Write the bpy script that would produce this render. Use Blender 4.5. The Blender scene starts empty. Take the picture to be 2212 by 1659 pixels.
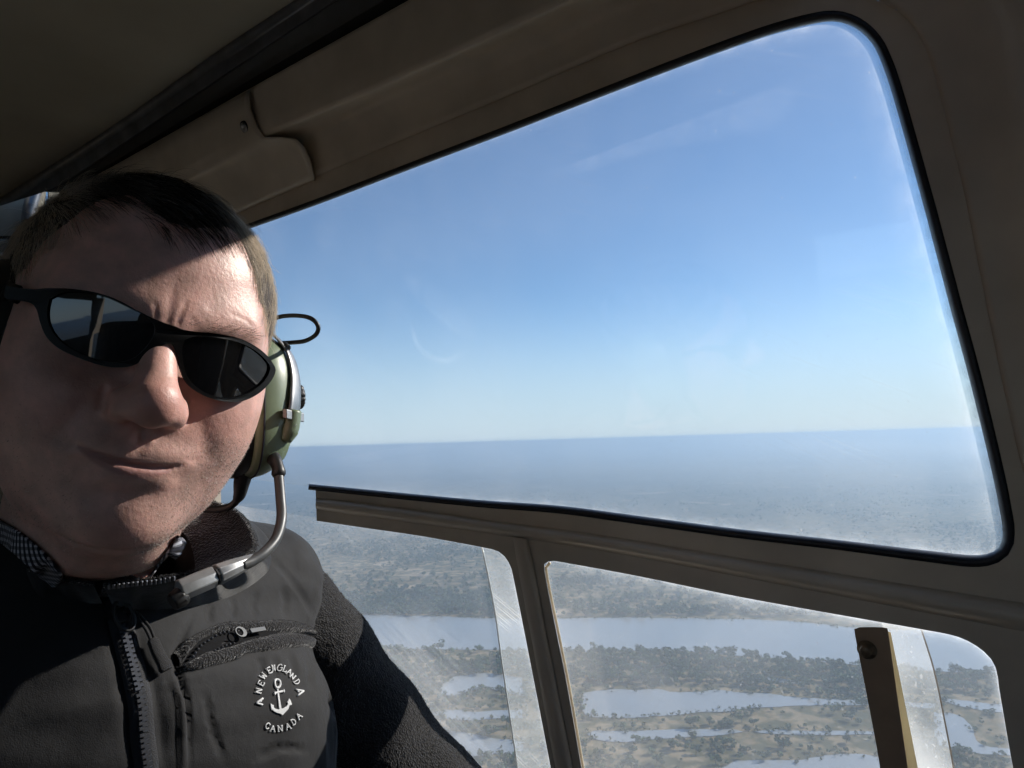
import bpy, bmesh, math, random
import numpy as np
from mathutils import Vector, Matrix
from mathutils.geometry import tessellate_polygon
random.seed(7); rng = np.random.default_rng(11)
SC = bpy.context.scene; COL = SC.collection
R_ = math.radians

# ------------------------------------------------------------------ camera
FPX, CX, CY = 1470.0, 1106.0, 829.5          # focal length and centre on a 2212 x 1659 sheet
PITCH, ROLL = R_(4.8), R_(1.67)
c_f = np.array([0, math.cos(PITCH), math.sin(PITCH)])
_r = np.array([1.0, 0, 0]); _u = np.array([0, -math.sin(PITCH), math.cos(PITCH)])
c_r = _r*math.cos(ROLL) - _u*math.sin(ROLL); c_u = _u*math.cos(ROLL) + _r*math.sin(ROLL)
cam = bpy.data.cameras.new('camera'); cam_o = bpy.data.objects.new('camera', cam); COL.objects.link(cam_o)
cam.sensor_width = 36; cam.lens = 36*FPX/2212; cam.clip_start = 0.01; cam.clip_end = 2e6
m3 = Matrix((c_r, c_u, -c_f)).transposed()
cam_o.matrix_world = m3.to_4x4(); SC.camera = cam_o

# ------------------------------------------------------------------ world, sun, exposure
SUN_EL = R_(29); sun_h = np.array([0.875, 0.484]); sun_h /= np.linalg.norm(sun_h)
SUN = np.array([sun_h[0]*math.cos(SUN_EL), sun_h[1]*math.cos(SUN_EL), math.sin(SUN_EL)])
W = bpy.data.worlds.new('World'); SC.world = W; W.use_nodes = True
nt = W.node_tree; nt.nodes.clear()
sky = nt.nodes.new('ShaderNodeTexSky'); sky.sky_type = 'NISHITA'; sky.sun_disc = False
sky.sun_elevation = SUN_EL; sky.sun_rotation = math.atan2(SUN[0], SUN[1])
sky.altitude = 1100; sky.air_density = 1.0; sky.dust_density = .3; sky.ozone_density = 4.0
bg = nt.nodes.new('ShaderNodeBackground'); bg.inputs['Strength'].default_value = 0.107
wo = nt.nodes.new('ShaderNodeOutputWorld')
tn = nt.nodes.new('ShaderNodeMix'); tn.data_type = 'RGBA'; tn.blend_type = 'MULTIPLY'; tn.inputs[0].default_value = 1; tn.inputs[7].default_value = (.94, 1.03, 1.04, 1)
nt.links.new(sky.outputs[0], tn.inputs[6])
# dusty dry-season air: the band above the horizon pales, the same all the way round
gc_ = nt.nodes.new('ShaderNodeTexCoord'); gx = nt.nodes.new('ShaderNodeSeparateXYZ'); gr_ = nt.nodes.new('ShaderNodeMapRange'); gr_.interpolation_type = 'SMOOTHERSTEP'
gr_.inputs['From Min'].default_value = .24; gr_.inputs['From Max'].default_value = -.02; gr_.inputs['To Max'].default_value = .82
hm = nt.nodes.new('ShaderNodeMix'); hm.data_type = 'RGBA'; hm.inputs[7].default_value = (4.3, 5.5, 6.7, 1)
nt.links.new(gc_.outputs['Generated'], gx.inputs[0]); nt.links.new(gx.outputs['Z'], gr_.inputs['Value']); nt.links.new(gr_.outputs[0], hm.inputs[0]); nt.links.new(tn.outputs[2], hm.inputs[6]); nt.links.new(hm.outputs[2], bg.inputs[0]); nt.links.new(bg.outputs[0], wo.inputs[0])
sl = bpy.data.lights.new('sun', 'SUN'); sl.energy = 5.0; sl.angle = R_(0.53); sl.color = (1.0, 0.935, 0.84)
so = bpy.data.objects.new('sun', sl); COL.objects.link(so)
so.rotation_euler = Vector(SUN).to_track_quat('Z', 'Y').to_euler()
vs = SC.view_settings; vs.view_transform = 'Standard'; vs.look = 'None'; vs.gamma = 1; vs.use_curve_mapping = False; vs.exposure = 0.24
cy = SC.cycles; cy.max_bounces = 8; cy.diffuse_bounces = 4; cy.glossy_bounces = 4; cy.transparent_max_bounces = 16
cy.volume_bounces = 0; cy.use_denoising = True; cy.caustics_reflective = False; cy.caustics_refractive = False
cy.sample_clamp_indirect = 4.0; cy.use_adaptive_sampling = True; cy.adaptive_threshold = .03

# ------------------------------------------------------------------ helpers
def nrm(v): v = np.asarray(v, float); return v/np.linalg.norm(v)
def ray(x, y): return c_f + c_r*((x-CX)/FPX) + c_u*((CY-y)/FPX)
def proj(P):
    P = np.asarray(P); d = P@c_f
    return np.stack([CX+FPX*(P@c_r)/d, CY-FPX*(P@c_u)/d], -1)
def tag(o, label=None, cat=None, group=None, kind=None):
    if label: o['label'] = label
    if cat: o['category'] = cat
    if group: o['group'] = group
    if kind: o['kind'] = kind
    return o
def empty(name, loc=(0, 0, 0)):
    o = bpy.data.objects.new(name, None); o.location = loc; o.empty_display_size = 0.05; COL.objects.link(o); return o
def mesh(name, v, f, mat=None, smooth=True):
    me = bpy.data.meshes.new(name)
    me.from_pydata([tuple(map(float, p)) for p in v], [], [tuple(map(int, q)) for q in f]); me.update()
    if mat is not None: me.materials.append(mat)
    if smooth: me.polygons.foreach_set('use_smooth', np.ones(len(me.polygons), bool))
    return me
def mesh_np(name, v, f, mat=None, smooth=True):
    """fast: f an (n,k) array"""
    v = np.asarray(v, np.float32); f = np.asarray(f, np.int32); k = f.shape[1]
    me = bpy.data.meshes.new(name)
    me.vertices.add(len(v)); me.vertices.foreach_set('co', v.ravel())
    me.loops.add(f.size); me.loops.foreach_set('vertex_index', f.ravel())
    me.polygons.add(len(f)); me.polygons.foreach_set('loop_start', np.arange(len(f), dtype=np.int32)*k)
    me.polygons.foreach_set('use_smooth', np.full(len(f), bool(smooth)))
    me.update(calc_edges=True)
    if mat is not None: me.materials.append(mat)
    return me
def obj(name, me, parent=None):
    o = bpy.data.objects.new(name, me); COL.objects.link(o)
    if parent is not None:
        o.parent = parent; o.matrix_parent_inverse = Matrix.Translation(-Vector(parent.location))
    return o
def add(name, v, f, mat, parent=None, smooth=True): return obj(name, mesh(name, v, f, mat, smooth), parent)
def bevel(o, w, seg=2, ang=35):
    b = o.modifiers.new('bevel', 'BEVEL'); b.width = w; b.segments = seg; b.limit_method = 'ANGLE'; b.angle_limit = R_(ang)
    o.data.polygons.foreach_set('use_smooth', np.ones(len(o.data.polygons), bool)); b.harden_normals = True
    return o
def crv(pts, n):
    """Catmull-Rom through pts, n samples by chord length"""
    P = np.asarray(pts, float); P = np.vstack([2*P[0]-P[1], P, 2*P[-1]-P[-2]])
    out = []
    for i in range(1, len(P)-2):
        p0, p1, p2, p3 = P[i-1:i+3]
        for t in np.linspace(0, 1, 24, endpoint=False):
            out.append(.5*((2*p1)+(p2-p0)*t+(2*p0-5*p1+4*p2-p3)*t*t+(3*p1-p0-3*p2+p3)*t**3))
    out.append(P[-2]); out = np.array(out)
    d = np.r_[0, np.cumsum(np.linalg.norm(np.diff(out, axis=0), axis=1))]
    s = np.linspace(0, d[-1], n)
    return np.stack([np.interp(s, d, out[:, k]) for k in range(out.shape[1])], -1)
def crvk(pts, per=12):
    """Catmull-Rom keeping the control points aligned (for lofting lists of equal length)"""
    P = np.asarray(pts, float); P = np.vstack([2*P[0]-P[1], P, 2*P[-1]-P[-2]]); out = []
    for i in range(1, len(P)-2):
        p0, p1, p2, p3 = P[i-1:i+3]
        for t in np.linspace(0, 1, per, endpoint=False):
            out.append(.5*((2*p1)+(p2-p0)*t+(2*p0-5*p1+4*p2-p3)*t*t+(3*p1-p0-3*p2+p3)*t**3))
    out.append(P[-2]); return np.array(out)
def loft(rows, close_u=False, close_v=False):
    rows = [np.asarray(r) for r in rows]; m, n = len(rows), len(rows[0]); v = np.concatenate(rows); f = []
    for i in range(m if close_v else m-1):
        for j in range(n if close_u else n-1):
            a, b = i, (i+1) % m; c, d = j, (j+1) % n
            f.append((a*n+c, a*n+d, b*n+d, b*n+c))
    return v, f
def tube(path, rad, sides=10, caps=True):
    path = np.asarray(path, float); n = len(path); rad = np.broadcast_to(np.asarray(rad, float), (n,))
    T = np.gradient(path, axis=0); T /= np.linalg.norm(T, axis=1)[:, None]
    up = np.array([0, 0, 1.0]) if abs(T[0][2]) < .9 else np.array([1.0, 0, 0])
    N = nrm(np.cross(T[0], up)); rows = []
    for i in range(n):
        N = nrm(N - T[i]*(N@T[i])); B = np.cross(T[i], N)
        a = np.linspace(0, 2*np.pi, sides, endpoint=False)
        rows.append(path[i]+rad[i]*(np.cos(a)[:, None]*N+np.sin(a)[:, None]*B))
    v, f = loft(rows, close_u=True)
    if caps: f = f+[tuple(range(sides))[::-1], tuple((n-1)*sides+k for k in range(sides))]
    return v, f
def merge(parts):
    V, Fc, o = [], [], 0
    for v, f in parts:
        V.append(np.asarray(v)); Fc += [tuple(i+o for i in q) for q in f]; o += len(v)
    return np.concatenate(V), Fc
def lathe(prof, org, axis, sides=24):
    """prof: list of (radius, height along axis)"""
    ax = nrm(axis); h = np.array([0, 0, 1.]) if abs(ax[2]) < .9 else np.array([1., 0, 0])
    N = nrm(np.cross(ax, h)); B = np.cross(ax, N); a = np.linspace(0, 2*np.pi, sides, endpoint=False)
    rows = [np.asarray(org)+ax*z+r*(np.cos(a)[:, None]*N+np.sin(a)[:, None]*B) for r, z in prof]
    v, f = loft(rows, close_u=True); return v, f
def prism(front, back, holes=None):
    """front, back: (n,3) closed outlines; optional holes: list of (front, back)"""
    loops = [np.asarray(front)]+[np.asarray(h[0]) for h in (holes or [])]
    bl = [np.asarray(back)]+[np.asarray(h[1]) for h in (holes or [])]
    tri = tessellate_polygon([[Vector(p) for p in l] for l in loops])
    v = np.concatenate(loops+bl); n = sum(map(len, loops))
    f = [tuple(t) for t in tri]+[tuple(i+n for i in t)[::-1] for t in tri]
    o = 0
    for l in loops:
        k = len(l)
        for i in range(k): j = (i+1) % k; f.append((o+i, o+i+n, o+j+n, o+j))
        o += k
    me_v = v; return me_v, f
def fixn(o):
    bm = bmesh.new(); bm.from_mesh(o.data); bmesh.ops.recalc_face_normals(bm, faces=bm.faces[:]); bm.to_mesh(o.data); bm.free(); return o
def box(c, sx, sy, sz, ax=None):
    ax = np.eye(3) if ax is None else np.asarray(ax)
    s = np.array([(x, y, z) for x in (-1, 1) for y in (-1, 1) for z in (-1, 1)], float)*[sx/2, sy/2, sz/2]
    return np.asarray(c)+s@ax, [(0, 1, 3, 2), (4, 6, 7, 5), (0, 4, 5, 1), (2, 3, 7, 6), (0, 2, 6, 4), (1, 5, 7, 3)]

# ------------------------------------------------------------------ materials
def pm(name, col, rough=.5, metal=0., spec=.5, noise=None, bump=None, rnoise=None, coat=0., sub=None, sheen=0., col2=None, ior=1.5):
    """Principled; noise=(scale, amount) varies colour, bump=[(kind, scale, strength, dist), ...]"""
    m = bpy.data.materials.new(name); m.use_nodes = True; t = m.node_tree; b = t.nodes['Principled BSDF']
    I = b.inputs; I['Base Color'].default_value = (*col, 1); I['Roughness'].default_value = rough; I['Metallic'].default_value = metal
    I['Specular IOR Level'].default_value = spec; I['Coat Weight'].default_value = coat; I['IOR'].default_value = ior
    if sheen: I['Sheen Weight'].default_value = sheen; I['Sheen Roughness'].default_value = .4
    if sub: I['Subsurface Weight'].default_value = sub[0]; I['Subsurface Radius'].default_value = sub[1]; I['Subsurface Scale'].default_value = sub[2]
    tc = t.nodes.new('ShaderNodeTexCoord')
    def tex(kind, scale, det=6.):
        if kind == 'voronoi':
            n = t.nodes.new('ShaderNodeTexVoronoi'); n.inputs['Scale'].default_value = scale; out = n.outputs['Distance']
        else:
            n = t.nodes.new('ShaderNodeTexNoise'); n.inputs['Scale'].default_value = scale; n.inputs['Detail'].default_value = det; out = n.outputs['Fac']
        t.links.new(tc.outputs['Object'], n.inputs['Vector']); return out
    if noise:
        o = tex('noise', noise[0]); r = t.nodes.new('ShaderNodeValToRGB'); a = noise[1]
        c0 = [max(0, c*(1-a)) for c in col]; c1 = [min(1, c*(1+a)) for c in (col2 or col)]
        r.color_ramp.elements[0].position = .3; r.color_ramp.elements[1].position = .7
        r.color_ramp.elements[0].color = (*c0, 1); r.color_ramp.elements[1].color = (*c1, 1)
        t.links.new(o, r.inputs[0]); t.links.new(r.outputs[0], I['Base Color'])
    if rnoise:
        o = tex('noise', rnoise[0]); mr = t.nodes.new('ShaderNodeMapRange')
        mr.inputs['To Min'].default_value = max(0, rough-rnoise[1]); mr.inputs['To Max'].default_value = min(1, rough+rnoise[1])
        t.links.new(o, mr.inputs['Value']); t.links.new(mr.outputs[0], I['Roughness'])
    last = None
    for kd, s, st, dist in (bump or []):
        bn = t.nodes.new('ShaderNodeBump'); bn.inputs['Strength'].default_value = st; bn.inputs['Distance'].default_value = dist
        t.links.new(tex(kd, s), bn.inputs['Height'])
        if last: t.links.new(last, bn.inputs['Normal'])
        last = bn.outputs[0]
    if last: t.links.new(last, I['Normal'])
    return m
M = {}
M['beige'] = pm('cabin_paint', (.66, .57, .46), .36, noise=(14, .12), bump=[('noise', 900, .16, .0006), ('noise', 35, .12, .003)], rnoise=(22, .10))
M['lining'] = pm('ceiling_lining', (.33, .295, .23), .7, noise=(5, .12), bump=[('noise', 500, .2, .0006)])
M['trim'] = pm('grey_trim', (.16, .165, .18), .35, metal=.6, noise=(25, .3), bump=[('noise', 60, .2, .001)], rnoise=(40, .15))
M['dark'] = pm('dark_track', (.02, .02, .022), .5, noise=(40, .4))
M['seal'] = pm('rubber_seal', (.012, .014, .022), .42, bump=[('noise', 400, .25, .0006)])
M['steel'] = pm('steel', (.45, .45, .46), .3, metal=1., noise=(60, .2))
M['bronze'] = pm('worn_bolt', (.22, .17, .12), .45, metal=.5, noise=(200, .3))
M['strut'] = pm('strut_paint', (.44, .31, .21), .5, noise=(30, .15), bump=[('noise', 500, .1, .0005)])

AFT = nrm(ray(-601, 900)); OUT0 = nrm(np.cross(AFT, (0, 0, 1))); UPC = np.cross(OUT0, AFT); UPC = UPC*np.sign(UPC[2])
def glass_mat(name, dirt, scr, scale=(1, 1, 1), tint=(.985, .99, .995), spk=.845, scuff_reflection=None):
    """clear acrylic with dust, specks and scratches that scatter the light falling on them"""
    m = bpy.data.materials.new(name); m.use_nodes = True; t = m.node_tree; t.nodes.clear()
    N = t.nodes.new; L = t.links.new
    out = N('ShaderNodeOutputMaterial'); tr = N('ShaderNodeBsdfTransparent'); tr.inputs[0].default_value = (*tint, 1)
    gl = N('ShaderNodeBsdfGlossy'); gl.inputs['Roughness'].default_value = .02; gl.inputs[0].default_value = (1, 1, 1, 1)
    lw = N('ShaderNodeLayerWeight'); pw = N('ShaderNodeMath'); pw.operation = 'POWER'; pw.inputs[1].default_value = 5; L(lw.outputs['Facing'], pw.inputs[0])
    fr = N('ShaderNodeMath'); fr.operation = 'MULTIPLY_ADD'; fr.inputs[1].default_value = .7; fr.inputs[2].default_value = .022; L(pw.outputs[0], fr.inputs[0])
    mx = N('ShaderNodeMixShader'); L(fr.outputs[0], mx.inputs[0]); L(tr.outputs[0], mx.inputs[1]); L(gl.outputs[0], mx.inputs[2])
    tl = N('ShaderNodeBsdfTranslucent'); tl.inputs[0].default_value = (.9, .9, .9, 1)
    df = N('ShaderNodeBsdfDiffuse'); df.inputs[0].default_value = (.8, .8, .8, 1)
    md = N('ShaderNodeMixShader'); md.inputs[0].default_value = .25; L(tl.outputs[0], md.inputs[1]); L(df.outputs[0], md.inputs[2])
    tc = N('ShaderNodeTexCoord'); mp = N('ShaderNodeCombineXYZ')
    for i_, dv in enumerate((nrm(AFT*-.9-UPC*.42)*2.2, nrm(UPC*.9-AFT*.42)*75.)):
        q_ = N('ShaderNodeVectorMath'); q_.operation = 'DOT_PRODUCT'; L(tc.outputs['Object'], q_.inputs[0]); q_.inputs[1].default_value = tuple(dv); L(q_.outputs['Value'], mp.inputs[i_])
    def ramp(src, a, b, v):
        r = N('ShaderNodeMapRange'); r.inputs['From Min'].default_value = a; r.inputs['From Max'].default_value = b
        r.inputs['To Max'].default_value = v; L(src, r.inputs['Value']); return r.outputs[0]
    def mth(op, a, b):
        q = N('ShaderNodeMath'); q.operation = op
        for i, s in enumerate((a, b)):
            if hasattr(s, 'is_linked'): L(s, q.inputs[i])
            else: q.inputs[i].default_value = s
        return q.outputs[0]
    n1 = N('ShaderNodeTexNoise'); n1.inputs['Scale'].default_value = 6; n1.inputs['Detail'].default_value = 3; L(tc.outputs['Object'], n1.inputs[0])
    haze = ramp(n1.outputs[0], .3, .75, dirt)
    n2 = N('ShaderNodeTexNoise'); n2.inputs['Scale'].default_value = 420; n2.inputs['Detail'].default_value = 0; L(tc.outputs['Object'], n2.inputs[0])
    sp = ramp(n2.outputs[0], spk, spk+.05, .22)
    n3 = N('ShaderNodeTexNoise'); n3.inputs['Scale'].default_value = 4.5; n3.inputs['Detail'].default_value = 1; L(mp.outputs[0], n3.inputs[0])
    sc = mth('MULTIPLY', ramp(n3.outputs[0], .62, .72, scr), ramp(n1.outputs[0], .5, .62, 1.))
    fac = mth('ADD', mth('ADD', haze, .012), mth('ADD', sp, sc))
    if scuff_reflection:                                   # a scuffed patch round a point
        vm = N('ShaderNodeVectorMath'); vm.operation = 'DISTANCE'; L(tc.outputs['Object'], vm.inputs[0]); vm.inputs[1].default_value = scuff_reflection[0]
        near = N('ShaderNodeMapRange'); near.interpolation_type = 'SMOOTHSTEP'
        near.inputs['From Min'].default_value = scuff_reflection[1]; near.inputs['From Max'].default_value = scuff_reflection[1]*.25; near.inputs['To Max'].default_value = scuff_reflection[2]
        L(vm.outputs['Value'], near.inputs['Value'])
        fac = mth('ADD', fac, mth('MULTIPLY', near.outputs[0], ramp(n3.outputs[0], .25, .65, 1.)))
    fac = mth('MINIMUM', fac, .9)
    m2 = N('ShaderNodeMixShader'); L(fac, m2.inputs[0]); L(mx.outputs[0], m2.inputs[1]); L(md.outputs[0], m2.inputs[2])
    L(m2.outputs[0], out.inputs[0]); return m

# ------------------------------------------------------------------ the cabin: axes of the helicopter
AFT = nrm(ray(-601, 900)); OUT0 = nrm(np.cross(AFT, (0, 0, 1))); UPC = np.cross(OUT0, AFT)
if UPC[2] < 0: UPC = -UPC
TUM = R_(6); OUT = OUT0*math.cos(TUM)+UPC*math.sin(TUM); DUP = UPC*math.cos(TUM)-OUT0*math.sin(TUM)
DD = 0.56                                                   # camera to the door's inner skin
def pl(x, y, off=0.): r = ray(x, y); return r*((DD-off)/(OUT@r))
def pls(pts, off=0.): return np.array([pl(p[0], p[1], off) for p in pts])
heli = tag(empty('helicopter', pl(1300, 1900)), 'tan painted helicopter cabin interior with door window, lower panes and roof lining', 'helicopter')

glass_c = [(430, 532), (560, 487), (700, 437), (900, 361), (1106, 284), (1300, 209), (1500, 133), (1650, 80), (1750, 53), (1806, 47), (1850, 62), (1883, 93), (1902, 130),
           (1924, 192), (1962, 325), (2004, 479), (2050, 655), (2095, 823), (2138, 1000), (2158, 1095), (2166, 1150), (2156, 1184), (2110, 1199), (1994, 1188), (1800, 1165), (1591, 1142), (1400, 1117), (1216, 1093), (1050, 1081), (906, 1068), (667, 1045)]
gc = crv(glass_c, 260)
def offs(c, w):
    t = np.gradient(c, axis=0); t /= np.linalg.norm(t, axis=1)[:, None]
    return c+np.stack([t[:, 1], -t[:, 0]], -1)*np.broadcast_to(np.asarray(w, float), (len(c),))[:, None]
sw = np.interp(np.arange(260)/259., [0, .2, .35, .55, .66, .72, 1], [11, 17, 24, 27, 26, 22, 13])
so_c = offs(gc, sw)                                          # outer edge of the seal
L1 = crv([(380, 505), (521, 441), (675, 384), (880, 298), (1097, 208), (1359, 96), (1551, 30), (1641, 0), (1750, -30), (1830, -28), (1893, 0), (1954, 35), (2004, 116), (2045, 262), (2085, 428), (2130, 655), (2170, 850), (2205, 1000), (2240, 1150), (2262, 1300)], 160)
low = [(2262, 1300), (2290, 1420), (2330, 1700), (2200, 1715)]
openR = crv([(2200, 1715), (2190, 1665), (2183, 1630), (2161, 1503), (2150, 1440), (2120, 1403), (2070, 1376), (1994, 1360), (1823, 1330), (1591, 1288), (1371, 1243), (1212, 1214)], 60).tolist()+crv([(1212, 1214), (1186, 1212), (1176, 1230), (1203, 1370), (1225, 1480), (1256, 1659), (1266, 1715)], 40)[1:].tolist()
postL = crv([(1202, 1715), (1190, 1659), (1151, 1458), (1111, 1257), (1100, 1217), (1078, 1192), (1041, 1182), (910, 1158), (800, 1142), (684, 1125)], 60).tolist()
outl = L1.tolist()+low[1:-1]+openR+postL+so_c[::-1][1:].tolist()
v, f = prism(pls(outl, .012), pls(outl, -.016))
frame = add('door_frame', v, f, M['beige'], heli); fixn(frame); bevel(frame, .0016, 2)

# rubber seal round the upper pane, and the pane
prof = [(0, -.012), (0, .003), (.12, .008), (.4, .0125), (.75, .0135), (.97, .011), (1., .004)]
v, f = loft([pls(gc*(1-a)+so_c*a, o) for a, o in prof])
seal = add('window_seal', v, f, M['seal'], heli)
g_up = glass_mat('upper_pane', .030, .018, (1, 1, 14))
inner = gc
po = offs(gc, 6).tolist()+[(420, 1020), (300, 1000), (300, 575)]
v, f = prism(pls(po, -.003), pls(po, -.006))
pane = add('window_pane', v, f, g_up, heli, smooth=False); tag(pane, 'large clear acrylic upper window pane with dust specks')

# grime caught along the edge of the pane
def sunlit_side_mat():
    m = pm('sunlit_side_cream', (.80, .73, .56), .5, noise=(40, .1)); t = m.node_tree; b = t.nodes['Principled BSDF']; o = t.nodes['Material Output']   # sunlight on the strut's side, painted cream and made to glow
    tl = t.nodes.new('ShaderNodeBsdfTranslucent'); tl.inputs[0].default_value = (.80, .73, .56, 1); mx = t.nodes.new('ShaderNodeMixShader'); mx.inputs[0].default_value = .5
    t.links.new(b.outputs[0], mx.inputs[1]); t.links.new(tl.outputs[0], mx.inputs[2]); t.links.new(mx.outputs[0], o.inputs[0]); return m
def grime_reflection_mat():
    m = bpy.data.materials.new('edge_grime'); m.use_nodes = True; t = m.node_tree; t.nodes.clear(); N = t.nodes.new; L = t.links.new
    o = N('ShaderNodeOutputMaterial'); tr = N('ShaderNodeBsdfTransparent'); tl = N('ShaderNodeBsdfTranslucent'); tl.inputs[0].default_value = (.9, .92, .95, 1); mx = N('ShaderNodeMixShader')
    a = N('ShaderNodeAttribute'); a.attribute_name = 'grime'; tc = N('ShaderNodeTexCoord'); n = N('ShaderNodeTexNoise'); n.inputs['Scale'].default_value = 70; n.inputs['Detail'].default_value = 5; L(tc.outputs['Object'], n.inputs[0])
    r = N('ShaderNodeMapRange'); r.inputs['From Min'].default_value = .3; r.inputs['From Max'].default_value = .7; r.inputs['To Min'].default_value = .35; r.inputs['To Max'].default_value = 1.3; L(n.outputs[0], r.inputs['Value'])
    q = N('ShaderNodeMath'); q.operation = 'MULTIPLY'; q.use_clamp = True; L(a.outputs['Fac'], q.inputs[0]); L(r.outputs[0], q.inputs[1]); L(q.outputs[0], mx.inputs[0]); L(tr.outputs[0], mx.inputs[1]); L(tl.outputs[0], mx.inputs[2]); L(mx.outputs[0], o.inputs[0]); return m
M['grime'] = grime_reflection_mat()  # serves the edge grime and also the painted reflection patches
def grime(curve, width, amount, off, par):
    rw_, am = [], []
    for t_, k in [(0, 1.), (.04, .8), (.15, .38), (.4, .14), (.7, .05), (1, 0)]: rw_.append(pls(offs(curve, -np.asarray(width)*t_), off)); am.append(np.broadcast_to(np.asarray(amount)*k, (len(curve),)))
    v, f = loft(rw_); o = add('edge_grime', v, f, M['grime'], par); a = o.data.attributes.new('grime', 'FLOAT', 'POINT'); a.data.foreach_set('value', np.concatenate(am).astype(np.float32)); return o
u_ = np.arange(260)/259.
grime(gc, np.interp(u_, [0, .3, .42, .6, .7, 1], [12, 30, 90, 95, 60, 20]), np.interp(u_, [0, .25, .38, .62, .72, 1], [.05, .16, .42, .42, .25, .10]), -.0025, pane)

# faint reflections in the pane, painted on as pale translucent film
def reflection_patch(a, b, amount, n=40):
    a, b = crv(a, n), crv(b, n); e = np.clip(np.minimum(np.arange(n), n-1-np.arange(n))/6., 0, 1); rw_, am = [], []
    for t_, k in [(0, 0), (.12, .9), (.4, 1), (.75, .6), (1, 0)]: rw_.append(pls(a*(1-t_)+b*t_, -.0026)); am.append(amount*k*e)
    v, f = loft(rw_); o = add('scuff_reflection', v, f, M['grime'], pane); q_ = o.data.attributes.new('grime', 'FLOAT', 'POINT'); q_.data.foreach_set('value', np.concatenate(am).astype(np.float32))  # painted reflection, drawn with the grime material and attribute
reflection_patch([(890, 690), (905, 738), (932, 764), (965, 772), (1004, 748)], [(884, 700), (896, 748), (925, 778), (968, 788), (1010, 768)], .045)
reflection_patch([(862, 590), (890, 640), (940, 690), (1000, 730)], [(880, 580), (960, 620), (1020, 680), (1040, 740)], .02)
reflection_patch([(1180, 372), (1400, 290), (1600, 212), (1746, 158)], [(1190, 400), (1420, 330), (1660, 290), (1735, 215)], .032)

# raised bead along the belt rail and down the lower post
ua = crvk([(690, 1089), (700, 1076), (909, 1101), (1082, 1126), (1256, 1148), (1400, 1170), (1591, 1202), (1893, 1250), (2212, 1300), (2290, 1312)])
lb = crvk([(690, 1091), (700, 1104), (909, 1133), (1082, 1157), (1256, 1184), (1400, 1210), (1591, 1246), (1893, 1305), (2212, 1366), (2290, 1380)])
v, f = loft([pls(ua*(1-a)+lb*a, .0122+h) for a, h in [(0, -.002), (.06, .001), (.25, .009), (.5, .0125), (.7, .0115), (.88, .005), (1, -.002)]])
bead = add('rail_bead', v, f, M['beige'], frame)
pa = crvk([(1107, 1160), (1120, 1240), (1150, 1400), (1198, 1659), (1208, 1712)]); pb = crvk([(1141, 1166), (1158, 1240), (1188, 1400), (1240, 1659), (1251, 1712)])
v, f = loft([pls(pa*(1-a)+pb*a, .0122+h) for a, h in [(0, -.002), (.08, .003), (.35, .006), (.65, .006), (.92, .003), (1, -.002)]])
add('post_bead', v, f, M['beige'], frame)

# lower panes: a fixed one behind the post and a sliding one that overlaps it
g_lo = glass_mat('lower_pane', .05, .06, (1.5, 1.5, .35), spk=.83, scuff_reflection=(tuple(pl(900, 1520, -.02)), .17, .13))
g_lr = glass_mat('lower_right_pane', .10, .18, (5, 1, 1), spk=.815)
g_of = glass_mat('frosted_strip', .85, .5, (3, 1, 1), tint=(.96, .975, .975), spk=.76)
g_ov = glass_mat('overlap_strip', .24, .5, (3, 1, 1), tint=(.96, .975, .975), spk=.76)
q = [(300, 1060), (684, 1118), (910, 1150), (1041, 1174), (1110, 1182), (1160, 1225), (1222, 1720), (300, 1720)]
v, f = prism(pls(q, -.018), pls(q, -.021)); tag(add('window_pane', v, f, g_lo, heli, False), 'scuffed lower pane behind the sleeve')
q = [(1041, 1180), (1068, 1314), (1085, 1436), (1118, 1659), (1126, 1715), (1215, 1715), (1160, 1400), (1120, 1195), (1090, 1186)]
v, f = prism(pls(q, -.024), pls(q, -.028)); tag(add('pane_edge_strip', v, f, g_ov, heli, False), 'scratched milky strip where two panes overlap')
e = crv([(1041, 1180), (1068, 1314), (1085, 1436), (1118, 1659), (1126, 1715)], 20)
v, f = tube(pls(e, -.024), .0011, 6); g_edge = pm('pane_cut_edge', (.75, .8, .8), .3, noise=(90, .2)); add('pane_cut_edge', v, f, g_edge, heli)
q = [(1150, 1195), (1371, 1230), (1591, 1275), (1823, 1318), (1994, 1346), (2100, 1360), (2170, 1400), (2230, 1720), (1240, 1720)]
v, f = prism(pls(q, -.018), pls(q, -.021)); tag(add('window_pane', v, f, g_lr, heli, False), 'dusty lower pane beside the strut')
q = [(1905, 1345), (1990, 1358), (2019, 1453), (2045, 1579), (2060, 1659), (2068, 1715), (1960, 1715)]
v, f = prism(pls(q, -.024), pls(q, -.028)); tag(add('pane_edge_strip', v, f, g_of, heli, False), 'frosted strip beside the strut')
e = crv([(1990, 1358), (2019, 1453), (2045, 1579), (2060, 1659), (2068, 1715)], 20)
v, f = tube(pls(e, -.024), .0006, 6); add('pane_cut_edge', v, f, M['bronze'], heli)
# bright cut edge of the lower right opening beside the post
e = crv([(1188, 1216), (1180, 1232), (1207, 1370), (1229, 1480), (1260, 1659), (1270, 1712)], 30)
v, f = tube(pls(e, -.0155), .0016, 6); add('opening_lip', v, f, pm('pale_lip', (.62, .55, .42), .5, noise=(60, .2)), heli)

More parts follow.
